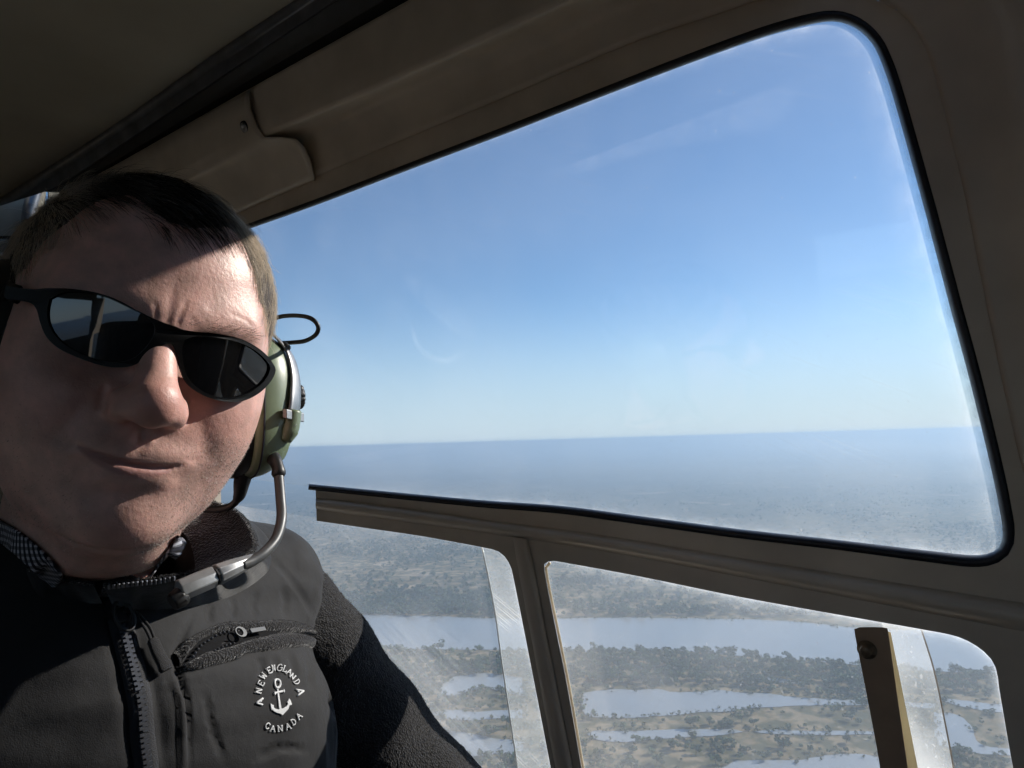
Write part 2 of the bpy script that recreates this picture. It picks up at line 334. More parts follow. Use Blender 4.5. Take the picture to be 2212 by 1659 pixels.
cL = crv([(1262, 1700), (1256, 1659), (1225, 1480), (1203, 1370), (1178, 1235), (1186, 1214), (1212, 1214), (1371, 1243), (1591, 1288), (1823, 1330), (1994, 1360), (2070, 1376), (2120, 1403), (2150, 1440), (2161, 1503), (2190, 1665)], 120); ul = np.arange(120)/119.
grime(cL, np.interp(ul, [0, .3, .36, .5, .8, 1], [34, 30, 34, 38, 34, 20]), np.interp(ul, [0, .3, .36, .5, .7, .85, 1], [.22, .22, .30, .42, .55, .45, .15]), -.0172, heli)
cM = crv([(684, 1125), (800, 1142), (910, 1158), (1041, 1182), (1078, 1192), (1100, 1217), (1111, 1257), (1151, 1458), (1190, 1659), (1200, 1712)], 90); ul = np.arange(90)/89.
grime(cM, np.interp(ul, [0, .4, .5, 1], [14, 20, 34, 40]), np.interp(ul, [0, .4, .5, 1], [.06, .12, .3, .22]), -.0172, heli)
q = [(1918, 1364), (1924, 1366), (1984, 1665), (1992, 1712), (1966, 1712), (1960, 1659)]  # strip for the strut's sunlit side, its light put into the colour
v, f = prism(pls(q, -.0125), pls(q, -.0145)); tag(add('strut_sunlit_side', v, f, sunlit_side_mat(), heli, False), 'sunlit side of the strut, its brightness painted cream')
# strut with its bolt
sa = crv([(1901, 1715), (1901, 1659), (1872, 1500), (1847, 1372), (1848, 1360), (1856, 1355), (1905, 1355), (1915, 1359), (1919, 1368), (1938, 1500), (1961, 1659), (1968, 1715)], 50)
v, f = prism(pls(sa, .004), pls(sa, -.012)); strut = add('strut', v, f, M['strut'], heli); fixn(strut); bevel(strut, .0012, 2)
bc = pl(1873, 1403, .004)
v, f = lathe([(0, -.006), (.0062, -.006), (.0062, -.001), (.0070, 0), (.0070, .0012), (.0045, .0014), (.0043, .005), (.0036, .006), (0, .006)], bc, -OUT, 20)
add('bolt', v, f, M['bronze'], strut)

# ------------------------------------------------------------------ roof side: header panels, track, trim, lining
L1b = crv([(380, 505), (521, 441), (675, 384), (880, 298), (1097, 208), (1359, 96), (1551, 30), (1641, 0), (1750, -35)], 60)
L2 = crv([(300, 442), (427, 380), (570, 300), (843, 184), (1097, 69), (1233, 8), (1500, -112), (1720, -212)], 60)
L3 = crv([(138, 417), (233, 365), (397, 272), (536, 193), (883, 0), (1100, -120), (1400, -290), (1600, -400)], 60)
def rows(spec): return [pls(c, o) for c, o in spec]
mixc = lambda a, b, t: a*(1-t)+b*t
sp = [(L1b, .004), (L1b, .014), (mixc(L1b, L2, .03), .018), (mixc(L1b, L2, .12), .019), (mixc(L1b, L2, .45), .022), (mixc(L1b, L2, .72), .030), (mixc(L1b, L2, .86), .041), (mixc(L1b, L2, .95), .054),
      (L2, .0615), (mixc(L2, L3, .05), .066), (mixc(L2, L3, .14), .069), (mixc(L2, L3, .35), .0705), (mixc(L2, L3, .7), .073), (mixc(L2, L3, .94), .079), (L3, .080), (L3, .06)]
v, f = loft(rows(sp)); hd = add('header_panel', v, f, M['beige'], heli); fixn(hd)
tag(hd, 'long moulded panel above the door window')
# the shorter cover panel at the rear, its front end stepped
ends = [((140, 418), (536, 195), .078), ((142, 414), (537, 200), .087), ((160, 430), (540, 236), .081), ((220, 450), (556, 276), .0755), ((285, 450), (571, 296), .071), ((300, 442), (606, 296), .063), ((300, 446), (638, 300), .055),
        ((330, 480), (656, 318), .046), ((350, 500), (668, 345), .038), ((370, 512), (675, 372), .031), ((375, 516), (677, 386), .026), ((378, 519), (676, 391), .012)]
rw = []
for a, b, o in ends:
    rr = crv([a, ((a[0]+b[0])/2, (a[1]+b[1])/2), b], 30); P = pls(rr, o)
    E2 = pl(b[0]+3, b[1]+1, o-.004); E3 = pl(b[0]+3, b[1]+1, o-.02); rw.append(np.vstack([P, [E2], [E3]]))
v, f = loft(rw); cv = add('cover_panel', v, f, M['beige'], heli); fixn(cv); tag(cv, 'short overlapping cover panel with one screw')
scw = pl(528, 275, .0775)
v, f = lathe([(0, .0005), (.0022, .0005), (.0030, .0018), (.0056, .0022), (.0062, .0012), (.0064, -.002)], scw, nrm(-OUT-.5*UPC), 20); screw = add('screw', v, f, M['steel'], cv)
v, f = lathe([(.0064, .0), (.0072, .0014), (.0082, .0004), (.0084, -.003)], scw, nrm(-OUT-.5*UPC), 20); add('washer', v, f, M['seal'], cv)
# dark track above it, grey metal trim, roof lining
T0 = crv([(58, 412), (134, 397), (430, 201), (724, 3), (1000, -183), (1300, -385)], 40); L3s = crv([(138, 417), (233, 365), (397, 272), (536, 193), (883, 0), (1100, -120), (1400, -290)], 40)
v, f = loft(rows([(L3s, .062), (L3s, .074), (mixc(L3s, T0, .3), .082), (mixc(L3s, T0, .34), .092), (mixc(L3s, T0, .6), .096), (mixc(L3s, T0, .62), .106), (T0, .112), (T0, .13)]))
add('roof_track', v, f, M['dark'], heli)
U0 = crv([(-80, 482), (55, 392), (263, 258), (471, 109), (635, 0), (900, -175), (1200, -372)], 40)
v, f = loft(rows([(T0, .118), (T0, .128), (mixc(T0, U0, .06), .131), (mixc(T0, U0, .5), .134), (mixc(T0, U0, .52), .138), (mixc(T0, U0, .96), .143), (U0, .143), (U0, .12)]))
trim = add('roof_trim', v, f, M['trim'], heli)
# lining: starts at the trim, runs inboard with a slight crown
up_line = pls(U0, .140); rws = []
INB = -OUT0
for k, d in enumerate(np.linspace(0, 1.35, 28)):
    rws.append(up_line+INB*d+UPC*(.05*math.sin(min(1, d/1.35)*math.pi)-.004))
rws = [np.vstack([r[0]+AFT*.8, r[0]+AFT*.3, r, r[-1]-AFT*.35, r[-1]-AFT*.8]) for r in rws]
v, f = loft(rws); lining = add('roof_lining', v, f, M['lining'], heli); fixn(lining)
s = lining.modifiers.new('thick', 'SOLIDIFY'); s.thickness = .012; s.offset = 1
# right of the window: windscreen pillar beyond the door frame
La = crv([(1750, -35), (1830, -30), (1893, 0), (1954, 35), (2004, 116), (2045, 262), (2085, 428), (2130, 655), (2170, 850), (2205, 1000), (2240, 1150), (2290, 1420), (2340, 1720)], 60)
Lp = crv([(1950, -200), (2030, -160), (2100, -100), (2150, -20), (2190, 70), (2222, 180), (2262, 360), (2310, 600), (2350, 800), (2390, 980), (2430, 1150), (2480, 1420), (2540, 1720)], 60)
Lq = Lp+[260, -60]
v, f = loft(rows([(La, -.002), (La, .013), (mixc(La, Lp, .05), .0165), (mixc(La, Lp, .1), .016), (mixc(La, Lp, .5), .021), (mixc(La, Lp, .9), .030), (Lp, .037), (mixc(Lp, Lq, .12), .040), (mixc(Lp, Lq, .5), .045), (Lq, .05)]))
pil = add('windscreen_pillar', v, f, M['beige'], heli); fixn(pil)

# closing shell: door sill below, bulkhead behind, far side, nose, floor
def quad(name, P, mat, par=heli):
    P = np.asarray(P); n = nrm(np.cross(P[1]-P[0], P[2]-P[0]))*.012
    v, f = prism(P, P+n); o = add(name, v, f, mat, par, False); fixn(o); return o
FLZ = -.78
def cab(a, o, h): return AFT*a+OUT0*o+UPC*h       # metres aft, outboard, up from the camera
M['wall'] = pm('cabin_wall', (.34, .31, .27), .7, noise=(6, .15)); M['floor'] = pm('cabin_floor', (.17, .16, .15), .8, noise=(20, .3))
quad('door_skin', [cab(-.6, .60, FLZ), cab(1.2, .60, FLZ), pl(560, 1705, -.004), pl(2330, 1705, -.004)], M['beige'])
quad('door_post', [cab(1.16, .60, FLZ), cab(1.34, .60, FLZ), cab(1.34, .53, .36), cab(1.16, .53, .36)], M['beige'])
quad('side_panel', [cab(1.32, .60, FLZ), cab(1.9, .60, FLZ), cab(1.9, .50, .47), cab(1.32, .50, .47)], M['lining'])
def onaft(x, y, a): r = ray(x, y); return r*(a/(AFT@r))
slit = [(101, 401), (108, 395), (106, 414), (106, 438), (98, 446), (98, 431)]
B = [cab(1.85, -1.05, FLZ), cab(1.85, .62, FLZ), cab(1.85, .62, .56), cab(1.85, -1.05, .56)]
hf = np.array([onaft(x, y, 1.85) for x, y in slit])
v, f = prism(B, np.array(B)+AFT*.01, [(hf, hf+AFT*.01)])
bh = add('bulkhead', v, f, M['lining'], heli, False); fixn(bh)
# folded-back curtain and strap hooks by the bulkhead slit
dk = crv([(62, 410), (50, 440), (46, 480), (50, 530), (62, 556)], 14); dk2 = crv([(95, 406), (84, 440), (72, 480), (74, 520), (92, 540)], 14)
v, f = loft([np.array([onaft(x, y, d) for x, y in c]) for c, d in [(dk, 1.845), (mixc(dk, dk2, .2), 1.80), (mixc(dk, dk2, .6), 1.78), (dk2, 1.80), (dk2, 1.845)]])
add('bulkhead_duct', v, f, M['trim'], heli)
v, f = tube(np.array([onaft(x, y, 1.78) for x, y in crv([(0, 548), (14, 555), (30, 561), (40, 550), (47, 520), (52, 492)], 20)]), .004, 8)
add('piping_edge', v, f, pm('piping', (.45, .43, .38), .7), heli)
# a shallow seam in the roof lining
sm = [np.array(ray(x, y)) for x, y in crv([(-20, 178), (20, 196), (60, 232), (100, 272)], 16)]
n0 = up_line[0]; sm = np.array([r*((n0@UPC+.026)/(r@UPC)) for r in sm]); v, f = tube(sm, .0016, 6); add('lining_seam', v, f, M['dark'], heli)
quad('cabin_wall', [cab(-.6, -.95, FLZ), cab(1.9, -.95, FLZ), cab(1.9, -.95, -.04), cab(-.6, -.95, -.04)], M['wall'])
quad('cabin_wall', [cab(-.6, -.98, .22), cab(1.9, -.98, .22), cab(1.9, -.93, .55), cab(-.6, -.93, .55)], M['wall'])
for a0, a1 in ((-.75, -.52), (-.02, .25), (.6, 1.9)): quad('cabin_post', [cab(a0, -.96, -.05), cab(a1, -.96, -.05), cab(a1, -.96, .24), cab(a0, -.96, .24)], M['wall'])
quad('cabin_floor', [cab(-.9, -.98, FLZ), cab(1.9, -.98, FLZ), cab(1.9, .62, FLZ), cab(-.9, .62, FLZ)], M['floor'])
quad('instrument_panel', [cab(-.62, -.98, FLZ), cab(-.62, .62, FLZ), cab(-.75, .62, .02), cab(-.75, -.98, .02)], M['floor'])
quad('door_panel', [cab(-.75, .58, FLZ), cab(-.10, .58, FLZ), cab(-.16, .54, .48), cab(-.75, .54, .48)], M['wall'])
quad('windscreen_post', [cab(-.755, .62, .0), cab(-.755, -.35, .0), cab(-.75, -.35, .5), cab(-.75, .62, .5)], M['wall'])
quad('roof_panel', [cab(-.18, -1.0, .50), cab(-.18, .42, .46), cab(-.74, .42, .24), cab(-.74, -1.0, .26)], M['lining'])
HAZE = 3.3e-4
# ------------------------------------------------------------------ landscape
HGT = 260.0
def gnd(x, y, z=-HGT): r = ray(x, y); return r*(z/r[2])
def ground_mat():
    m = bpy.data.materials.new('dry_savanna'); m.use_nodes = True; t = m.node_tree; b = t.nodes['Principled BSDF']; N = t.nodes.new; L = t.links.new
    b.inputs['Roughness'].default_value = .95; b.inputs['Specular IOR Level'].default_value = .1
    tc = N('ShaderNodeTexCoord')
    def noise(s, d=6, lo=.35, hi=.65):
        n = N('ShaderNodeTexNoise'); n.inputs['Scale'].default_value = s; n.inputs['Detail'].default_value = d; L(tc.outputs['Object'], n.inputs[0])
        r = N('ShaderNodeMapRange'); r.inputs['From Min'].default_value = lo; r.inputs['From Max'].default_value = hi; L(n.outputs[0], r.inputs['Value']); return r.outputs[0]
    def mix(f, a, c):
        x = N('ShaderNodeMix'); x.data_type = 'RGBA'; L(f, x.inputs['Factor'])
        for i, s in ((6, a), (7, c)):
            if isinstance(s, tuple): x.inputs[i].default_value = (*s, 1)
            else: L(s, x.inputs[i])
        return x.outputs[2]
    grass = mix(noise(.012, 8), (.24, .185, .105), (.36, .285, .18))
    scrub = mix(noise(.05, 8, .42, .56), grass, (.11, .105, .055))
    sand = mix(noise(.006, 9, .60, .68), scrub, (.52, .42, .31))
    v = N('ShaderNodeTexVoronoi'); v.inputs['Scale'].default_value = .055; L(tc.outputs['Object'], v.inputs['Vector'])
    vr = N('ShaderNodeMapRange'); vr.inputs['From Min'].default_value = .42; vr.inputs['From Max'].default_value = .30; L(v.outputs['Distance'], vr.inputs['Value'])
    wood = noise(.0011, 6, .42, .55); mul = N('ShaderNodeMath'); mul.operation = 'MULTIPLY'; L(vr.outputs[0], mul.inputs[0]); L(wood, mul.inputs[1])
    bush = mix(mul.outputs[0], sand, (.06, .075, .04))
    far = mix(noise(.00035, 8, .4, .6), bush, (.075, .075, .05))
    L(far, b.inputs['Base Color']); return m
def disc(name, r0, z, mat, n=96):
    rr = [40., 200, 600, 1500, 4000, 12000, 40000, 120000, r0]; V = [(0, 0, z)]; F = []
    for r in rr:
        for k in range(n): a = 2*math.pi*k/n; V.append((r*math.cos(a), r*math.sin(a), z))
    for k in range(n): F.append((0, 1+k, 1+(k+1) % n))
    for i in range(len(rr)-1):
        for k in range(n): a, c = 1+i*n+k, 1+i*n+(k+1) % n; F.append((a, a+n, c+n, c))
    return add(name, V, F, mat, None, False)
ground = tag(disc('ground', 400000., -HGT, ground_mat()), 'dry tan savanna plain reaching to the horizon', 'ground', kind='structure')

M['water'] = pm('river_water', (.33, .35, .36), .2, spec=.6, ior=1.4, bump=[('noise', .25, .12, .6)])
rr2 = np.random.default_rng(5)
def rough(pts, amp, n):
    c = crv(pts, n); w = rr2.normal(0, 1, (n, 2)); k = np.ones(5)/5
    w = np.stack([np.convolve(w[:, i], k, 'same') for i in (0, 1)], -1); return c+w*[amp*5, amp*1.7]
z5 = lambda p: [(1152+x*.3472, 1206.9+y*.3472) for x, y in p]
z7 = lambda p: [((1100+x*.798)/1.8228, (1700+y*.798)/1.8228) for x, y in p]
z6 = lambda p: [((2900+x*.919)/1.8228, (1500+y*.919)/1.8228) for x, y in p]
WATER = []
def water(name, far_pts, near_pts, label, amp=1.2, n=90):
    a = rough(far_pts, amp, n); b = rough(near_pts, amp, n); P = np.vstack([a, b[::-1]])
    G = np.array([gnd(x, y, -HGT+.5) for x, y in P]); WATER.append(G[:, :2])
    F = [tuple(t) for t in tessellate_polygon([[Vector(p) for p in G]])]
    o = add(name, G, F, M['water'], None, False); fixn(o)
    tag(o, label, 'river', kind='structure'); return o
water('river', [(-300, 1310), (300, 1322), (740, 1327), (850, 1330), (1060, 1336), (1225, 1336), (1360, 1334), (1500, 1336), (1638, 1339), (1762, 1347), (1850, 1355), (2000, 1362), (2212, 1372), (2600, 1395)],
      [(-300, 1395), (300, 1398), (866, 1401), (1076, 1403), (1228, 1406), (1395, 1406), (1510, 1408), (1600, 1416), (1700, 1422), (1800, 1432), (1900, 1440), (2024, 1450), (2145, 1456), (2600, 1490)], 'broad blue river across the middle of the plain')
water('river_channel', z5([(300, 880), (330, 835), (500, 812), (640, 816), (780, 811), (870, 828), (1050, 824), (1150, 814), (1300, 832), (1500, 842), (1700, 866), (2070, 880), (2500, 900)]),
      z5([(300, 890), (340, 975), (560, 990), (850, 974), (1050, 955), (1200, 950), (1300, 934), (1450, 922), (1700, 912), (2070, 912), (2300, 925), (2400, 928), (2500, 930)]), 'pale river channel below the wooded island', .8)
water('river_channel', z5([(335, 1085), (400, 1068), (600, 1072), (900, 1062), (1200, 1058), (1300, 1075)]), z5([(335, 1092), (400, 1125), (560, 1140), (850, 1116), (1100, 1102), (1300, 1080)]), 'narrow pale channel among scattered bushes by the post', .6, 50)
water('river_channel', z5([(1380, 1072), (1500, 1062), (1700, 1070), (1900, 1070), (2150, 1075)]), z5([(1380, 1078), (1500, 1088), (1700, 1094), (1900, 1096), (2150, 1090)]), 'thin channel between tan flats near the strut', .5, 50)
water('river_channel', z5([(1300, 745), (1380, 736), (1500, 742), (1720, 770)]), z5([(1300, 750), (1400, 762), (1520, 770), (1720, 782)]), 'thin bright channel inside the wooded island', .4, 40)
water('river_channel', z5([(1150, 1330), (1200, 1290), (1260, 1258), (1450, 1252), (1650, 1250), (1850, 1222), (2000, 1212), (2150, 1232), (2300, 1260)]), z5([(1150, 1340), (1300, 1420), (1500, 1480), (1650, 1500), (1800, 1500), (1900, 1500), (2050, 1500), (2150, 1490), (2300, 1480)]), 'wide channel at the lower edge of the view beside the strut', .8)
water('river_channel', z7([(800, 1250), (850, 1212), (920, 1200), (1010, 1190), (1120, 1200), (1200, 1215)]), z7([(800, 1290), (860, 1300), (920, 1285), (1010, 1262), (1120, 1285), (1200, 1300)]), 'pale lagoon seen past the sleeve', .8, 50)
water('river_channel', z7([(760, 1380), (860, 1372), (960, 1382), (1060, 1376), (1200, 1370)]), z7([(760, 1400), (860, 1420), (960, 1424), (1060, 1415), (1200, 1412)]), 'thin channel seen below the lagoon', .6, 40)
water('river_channel', z7([(780, 1480), (880, 1478), (1000, 1500), (1080, 1515), (1200, 1530)]), z7([(780, 1560), (880, 1600), (1000, 1596), (1080, 1588), (1200, 1590)]), 'broad channel low behind the elbow', .8, 40)
water('river_channel', z6([(860, 1350), (930, 1365), (1000, 1372), (1080, 1382), (1200, 1390)]), z6([(860, 1362), (930, 1385), (1000, 1402), (1080, 1415), (1200, 1425)]), 'thin channel beyond the frosted strip', .5, 40)
water('river_channel', z6([(850, 1420), (920, 1425), (975, 1445), (1012, 1480), (1030, 1535), (1080, 1568), (1200, 1572)]), z6([(850, 1555), (920, 1572), (960, 1580), (1010, 1590), (1040, 1596), (1080, 1600), (1200, 1602)]), 'winding channel at the far corner of the lower window', .8, 50)

def inpoly(p, poly):
    x, y = p[:, 0], p[:, 1]; r = np.zeros(len(p), bool); X, Y = poly[:, 0], poly[:, 1]; j = len(poly)-1
    for i in range(len(poly)):
        c = ((Y[i] > y) != (Y[j] > y)) & (x < (X[j]-X[i])*(y-Y[i])/(Y[j]-Y[i]+1e-12)+X[i]); r ^= c; j = i
    return r
def inwater(p):
    r = np.zeros(len(p), bool)
    for w in WATER: r |= inpoly(p, w)
    return r
# value noise for clumping
_vn = np.random.default_rng(3).random((256, 256))
def vnoise(x, y):
    xi, yi = np.floor(x).astype(int), np.floor(y).astype(int); fx, fy = x-xi, y-yi; fx = fx*fx*(3-2*fx); fy = fy*fy*(3-2*fy)
    g = lambda a, b: _vn[a % 256, b % 256]
    return (g(xi, yi)*(1-fx)+g(xi+1, yi)*fx)*(1-fy)+(g(xi, yi+1)*(1-fx)+g(xi+1, yi+1)*fx)*fy
def fbm(x, y): return (vnoise(x, y)+.5*vnoise(2.1*x, 2.1*y)+.25*vnoise(4.3*x, 4.3*y))/1.75

leafm = []
for i, c in enumerate([(.088, .135, .060), (.115, .155, .07), (.075, .115, .06), (.135, .145, .075)]):
    leafm.append(pm('tree_leaves_%d' % i, c, .8, noise=(.6, .35), spec=.2))
M['bark'] = pm('bark', (.12, .09, .065), .9, noise=(2, .3))
def crown(seed, n=210, wide=1.):
    g = np.random.default_rng(seed); nb = 7
    bc_ = np.stack([g.uniform(-.3, .3, nb)*wide, g.uniform(-.3, .3, nb)*wide, g.uniform(.36, .78, nb)], -1); br = g.uniform(.16, .27, nb)
    V, F = [], []
    for k in range(n):
        b = g.integers(nb); d = nrm(g.normal(size=3)); c = bc_[b]+d*br[b]*g.uniform(.7, 1.05)*[1, 1, .8]
        a = nrm(np.cross(d+g.normal(0, .5, 3), g.normal(size=3))); e = nrm(np.cross(a, d+g.normal(0, .4, 3))); s = g.uniform(.045, .085)
        o = len(V); V += [c-a*s-e*s*.6, c+a*s-e*s*.7, c+a*s*.8+e*s, c-a*s*.7+e*s*.8]; F += [(o, o+1, o+2, o+3)]
    return np.array(V), F
def trunkg(seed):
    g = np.random.default_rng(seed); P = [tube([(0, 0, -.03), (.01, 0, .2), (.02, .01, .45), (.0, .02, .62)], [.03, .024, .018, .008], 6)]
    for k in range(3):
        a = g.uniform(0, 6.3); P.append(tube([(.01, 0, .25), (.12*math.cos(a), .12*math.sin(a), .45), (.22*math.cos(a), .22*math.sin(a), .6)], [.016, .011, .005], 5))
    return merge(P)
crowns = [mesh('crown', *crown(20+i, 210, 1+.25*(i % 3)), leafm[i % 4], False) for i in range(6)]
trunks = [mesh('trunk', *trunkg(40+i), M['bark']) for i in range(3)]
# where trees may stand: sample the ground seen through the window
g = np.random.default_rng(17); cand = []
for y0, y1, n in ((1395, 1720, 15000), (1240, 1330, 2600)):
    xs = g.uniform(700, 2330, n); inv = g.uniform(0, 1, n)
    ys = y0+(y1-y0)*inv; cand.append(np.stack([xs, ys], -1))
cand = np.vstack(cand); GP = np.array([gnd(x, y) for x, y in cand])
dist = np.linalg.norm(GP[:, :2], axis=1); wet = inwater(GP[:, :2])
dens = fbm(GP[:, 0]/70, GP[:, 1]/70)
isl = (cand[:, 1] > 1395) & (cand[:, 1] < 1395+75+.03*(cand[:, 0]-1200)) & (cand[:, 0] > 820)
farb = (cand[:, 1] < 1335)
pr = np.where(isl, .95, np.where(farb, np.where(cand[:, 1] > 1312, .9, .35), np.clip((dens-.37)*4, .10, .85)))
area = (dist/700)**3                      # equal pixels cover more ground far off
keep = (~wet) & (g.random(len(cand)) < pr*np.clip(area, .15, 1))
GP, cand, isl, farb = GP[keep], cand[keep], isl[keep], farb[keep]
# thin out crowding
cell = {}; ok = []
for i, p in enumerate(GP):
    s = 8.5 if isl[i] else (9. if farb[i] else 7.)
    k = (int(p[0]//s), int(p[1]//s))
    if k in cell: continue
    cell[k] = 1; ok.append(i)
GP, cand, isl, farb = GP[ok], cand[ok], isl[ok], farb[ok]
size = np.where(isl, g.uniform(5, 11.5, len(GP)), np.where(farb, g.uniform(7, 13, len(GP)), g.uniform(2.5, 8.5, len(GP))))
big = (g.random(len(GP)) < .06) & ~farb; size[big] *= 1.5
vis = size/np.linalg.norm(GP, axis=1)
# not behind the cabin or the man: only what the openings show counts as individual
px, py = cand[:, 0], cand[:, 1]
seen = ((px > 1235) & (px < 1895) & (py > 1255+.18*(px-1235)-20) & (py < 1659)) | ((px > 2000) & (px < 2175) & (py > 1375) & (py < 1659)) | ((px > 840) & (px < 1110) & (py > 1200) & (py < 1659) & (py < 1380+.9*(px-840)+330))
order = np.argsort(-(vis*seen)); one = order[:300]; rest = np.array([i for i in order[300:]])
for i in one:
    p = GP[i]; s = size[i]; ci = int(g.integers(6))
    t = empty('tree', (p[0], p[1], -HGT)); t.scale = (s*g.uniform(.95, 1.35), s*g.uniform(.95, 1.35), s); t.rotation_euler = (0, 0, g.uniform(0, 6.28))
    for nm, me in (('crown', crowns[ci]), ('trunk', trunks[ci % 3])):
        o = bpy.data.objects.new(nm, me); COL.objects.link(o); o.parent = t
    x, y = cand[i]
    if y < 1340: lab, gr = 'rounded tree on the far bank of the broad river', 'trees on the far river bank'
    elif isl[i]:
        row = ('at the water edge', 'in the middle rows', 'in the last rows')[0 if y < 1424 else (1 if y < 1450 else 2)]
        zone = ('behind the sleeve', 'just past the window post', 'midway between post and strut', 'close beside the strut', 'beyond the frosted strip')[0 if x < 1150 else (1 if x < 1440 else (2 if x < 1680 else (3 if x < 1960 else 4)))]
        tall = 'tall' if s > 9.8 else ('low' if s < 7.5 else 'rounded')
        lab, gr = f'{tall} green bank tree {row}, {zone}', f'{tall} wooded bank trees {row} {zone}'
    elif x < 1120: lab, gr = 'dark green tree on the flats seen through the pane behind the sleeve', 'trees behind the sleeve pane'
    elif x > 1990: lab, gr = 'dark tree on the flats beyond the frosted strip', 'trees beyond the frosted strip'
    else: lab, gr = 'small dark tree scattered on the tan flats between the narrow channels', 'trees on the flats'
    tag(t, lab, 'tree', gr)
def clump_mesh(P, S, nq, g):
    n = len(P); d = g.normal(size=(n, nq, 3)); d /= np.linalg.norm(d, axis=2)[:, :, None]
    c = P[:, None]+d*S[:, None, None]*[.42, .42, .3]*g.uniform(.6, 1.1, (n, nq, 1))+np.array([0, 0, 1])*S[:, None, None]*.48
    a = np.cross(d+g.normal(0, .4, d.shape), g.normal(size=d.shape)); a /= np.linalg.norm(a, axis=2)[:, :, None]
    e = np.cross(a, d+g.normal(0, .35, d.shape)); e /= np.linalg.norm(e, axis=2)[:, :, None]
    s = S[:, None, None]*g.uniform(.07, .15, (n, nq, 1))*(1 if nq > 20 else 1.5)
    V = np.stack([c-a*s-e*s*.7, c+a*s-e*s*.7, c+a*s*.8+e*s, c-a*s*.8+e*s], 2).reshape(-1, 3)
    return V, np.arange(len(V)).reshape(-1, 4)
V, F = clump_mesh(GP[rest], size[rest]*.95, 44, g)
wm = mesh_np('woodland', V, F, leafm[0], False); [wm.materials.append(x) for x in leafm[1:]]; wm.polygons.foreach_set('material_index', np.repeat(g.integers(4, size=len(rest)), 44).astype(np.int32))
o = obj('woodland', wm); tag(o, 'mass of green trees standing between the channels', 'trees', kind='stuff')
# reeds and mud-loving scrub along the water's edge
E_ = []
for w in WATER:
    c = np.vstack([w, w[:1]]); L_ = np.r_[0, np.cumsum(np.linalg.norm(np.diff(c, axis=0), axis=1))]
    q_ = np.linspace(0, L_[-1], int(min(1500, L_[-1]/2.2))); E_.append(np.stack([np.interp(q_, L_, c[:, k]) for k in (0, 1)], -1))
E_ = np.vstack(E_); E_ = E_+g.normal(0, 3.2, E_.shape); E_ = E_[fbm(E_[:, 0]/25, E_[:, 1]/25) > .42]
V, F = clump_mesh(np.c_[E_, np.full(len(E_), -HGT)], g.uniform(1., 4.2, len(E_)), 10, g)
o = obj('reeds', mesh_np('reeds', V, F, leafm[3], False)); tag(o, 'olive reeds and low scrub fringing the channels', 'reeds', kind='stuff')
# scrub across the plain beyond the river
n = 40000; xs = g.uniform(560, 2330, n); dd = 1/np.sqrt(g.uniform(1/5200.**2, 1/1080.**2, n)); ys = 1000+0*xs
ang = np.arctan2(xs-CX, FPX); P = np.stack([np.sin(ang)*dd/np.cos(ang)*np.cos(ang), np.cos(ang)*dd, np.full(n, -HGT)], -1)
dn = fbm(P[:, 0]/220, P[:, 1]/220); k = (~inwater(P[:, :2])) & (g.random(n) < np.clip((dn-.38)*5, .05, 1)); P = P[k]
V, F = clump_mesh(P, g.uniform(4, 9.5, len(P)), 9, g)
o = obj('scrubland', mesh_np('scrubland', V, F, leafm[2], False)); tag(o, 'far scrub woodland spread over the hazy plain', 'scrub', kind='stuff')

# ------------------------------------------------------------------ haze
hz = bpy.data.materials.new('haze'); hz.use_nodes = True; t = hz.node_tree; t.nodes.clear()
ho = t.nodes.new('ShaderNodeOutputMaterial'); pv = t.nodes.new('ShaderNodeVolumePrincipled')
pv.inputs['Color'].default_value = (.50, .70, .915, 1); pv.inputs['Density'].default_value = HAZE; pv.inputs['Anisotropy'].default_value = .3
t.links.new(pv.outputs[0], ho.inputs['Volume'])
v, f = box((0, 0, (-HGT-1+4)/2), 820000, 820000, HGT+5)
hb = add('haze', v, f, hz, None, False); fixn(hb); tag(hb, 'pale blue haze lying over the plain', 'haze', kind='stuff')
# ------------------------------------------------------------------ implicit-surface tools for soft bodies
def smin(a, b, k): h = np.clip(.5+.5*(b-a)/k, 0, 1); return b*(1-h)+a*h-k*h*(1-h)
def smax(a, b, k): return -smin(-a, -b, k)
def ell(p, c, r):
    q = p-np.asarray(c, np.float32); r = np.asarray(r, np.float32); k0 = np.sqrt(((q/r)**2).sum(-1)); k1 = np.sqrt(((q/(r*r))**2).sum(-1))+1e-9
    return k0*(k0-1)/k1
def cap(p, a, b, ra, rb=None):
    a = np.asarray(a, np.float32); b = np.asarray(b, np.float32); rb = ra if rb is None else rb
    ab = b-a; h = np.clip(((p-a)@ab)/(ab@ab), 0, 1); return np.linalg.norm(p-a-h[:, None]*ab, axis=-1)-(ra+(rb-ra)*h)
def poly_cap(p, pts, r):
    d = None; r = np.broadcast_to(r, (len(pts),))
    for i in range(len(pts)-1):
        e = cap(p, pts[i], pts[i+1], float(r[i]), float(r[i+1])); d = e if d is None else np.minimum(d, e)
    return d
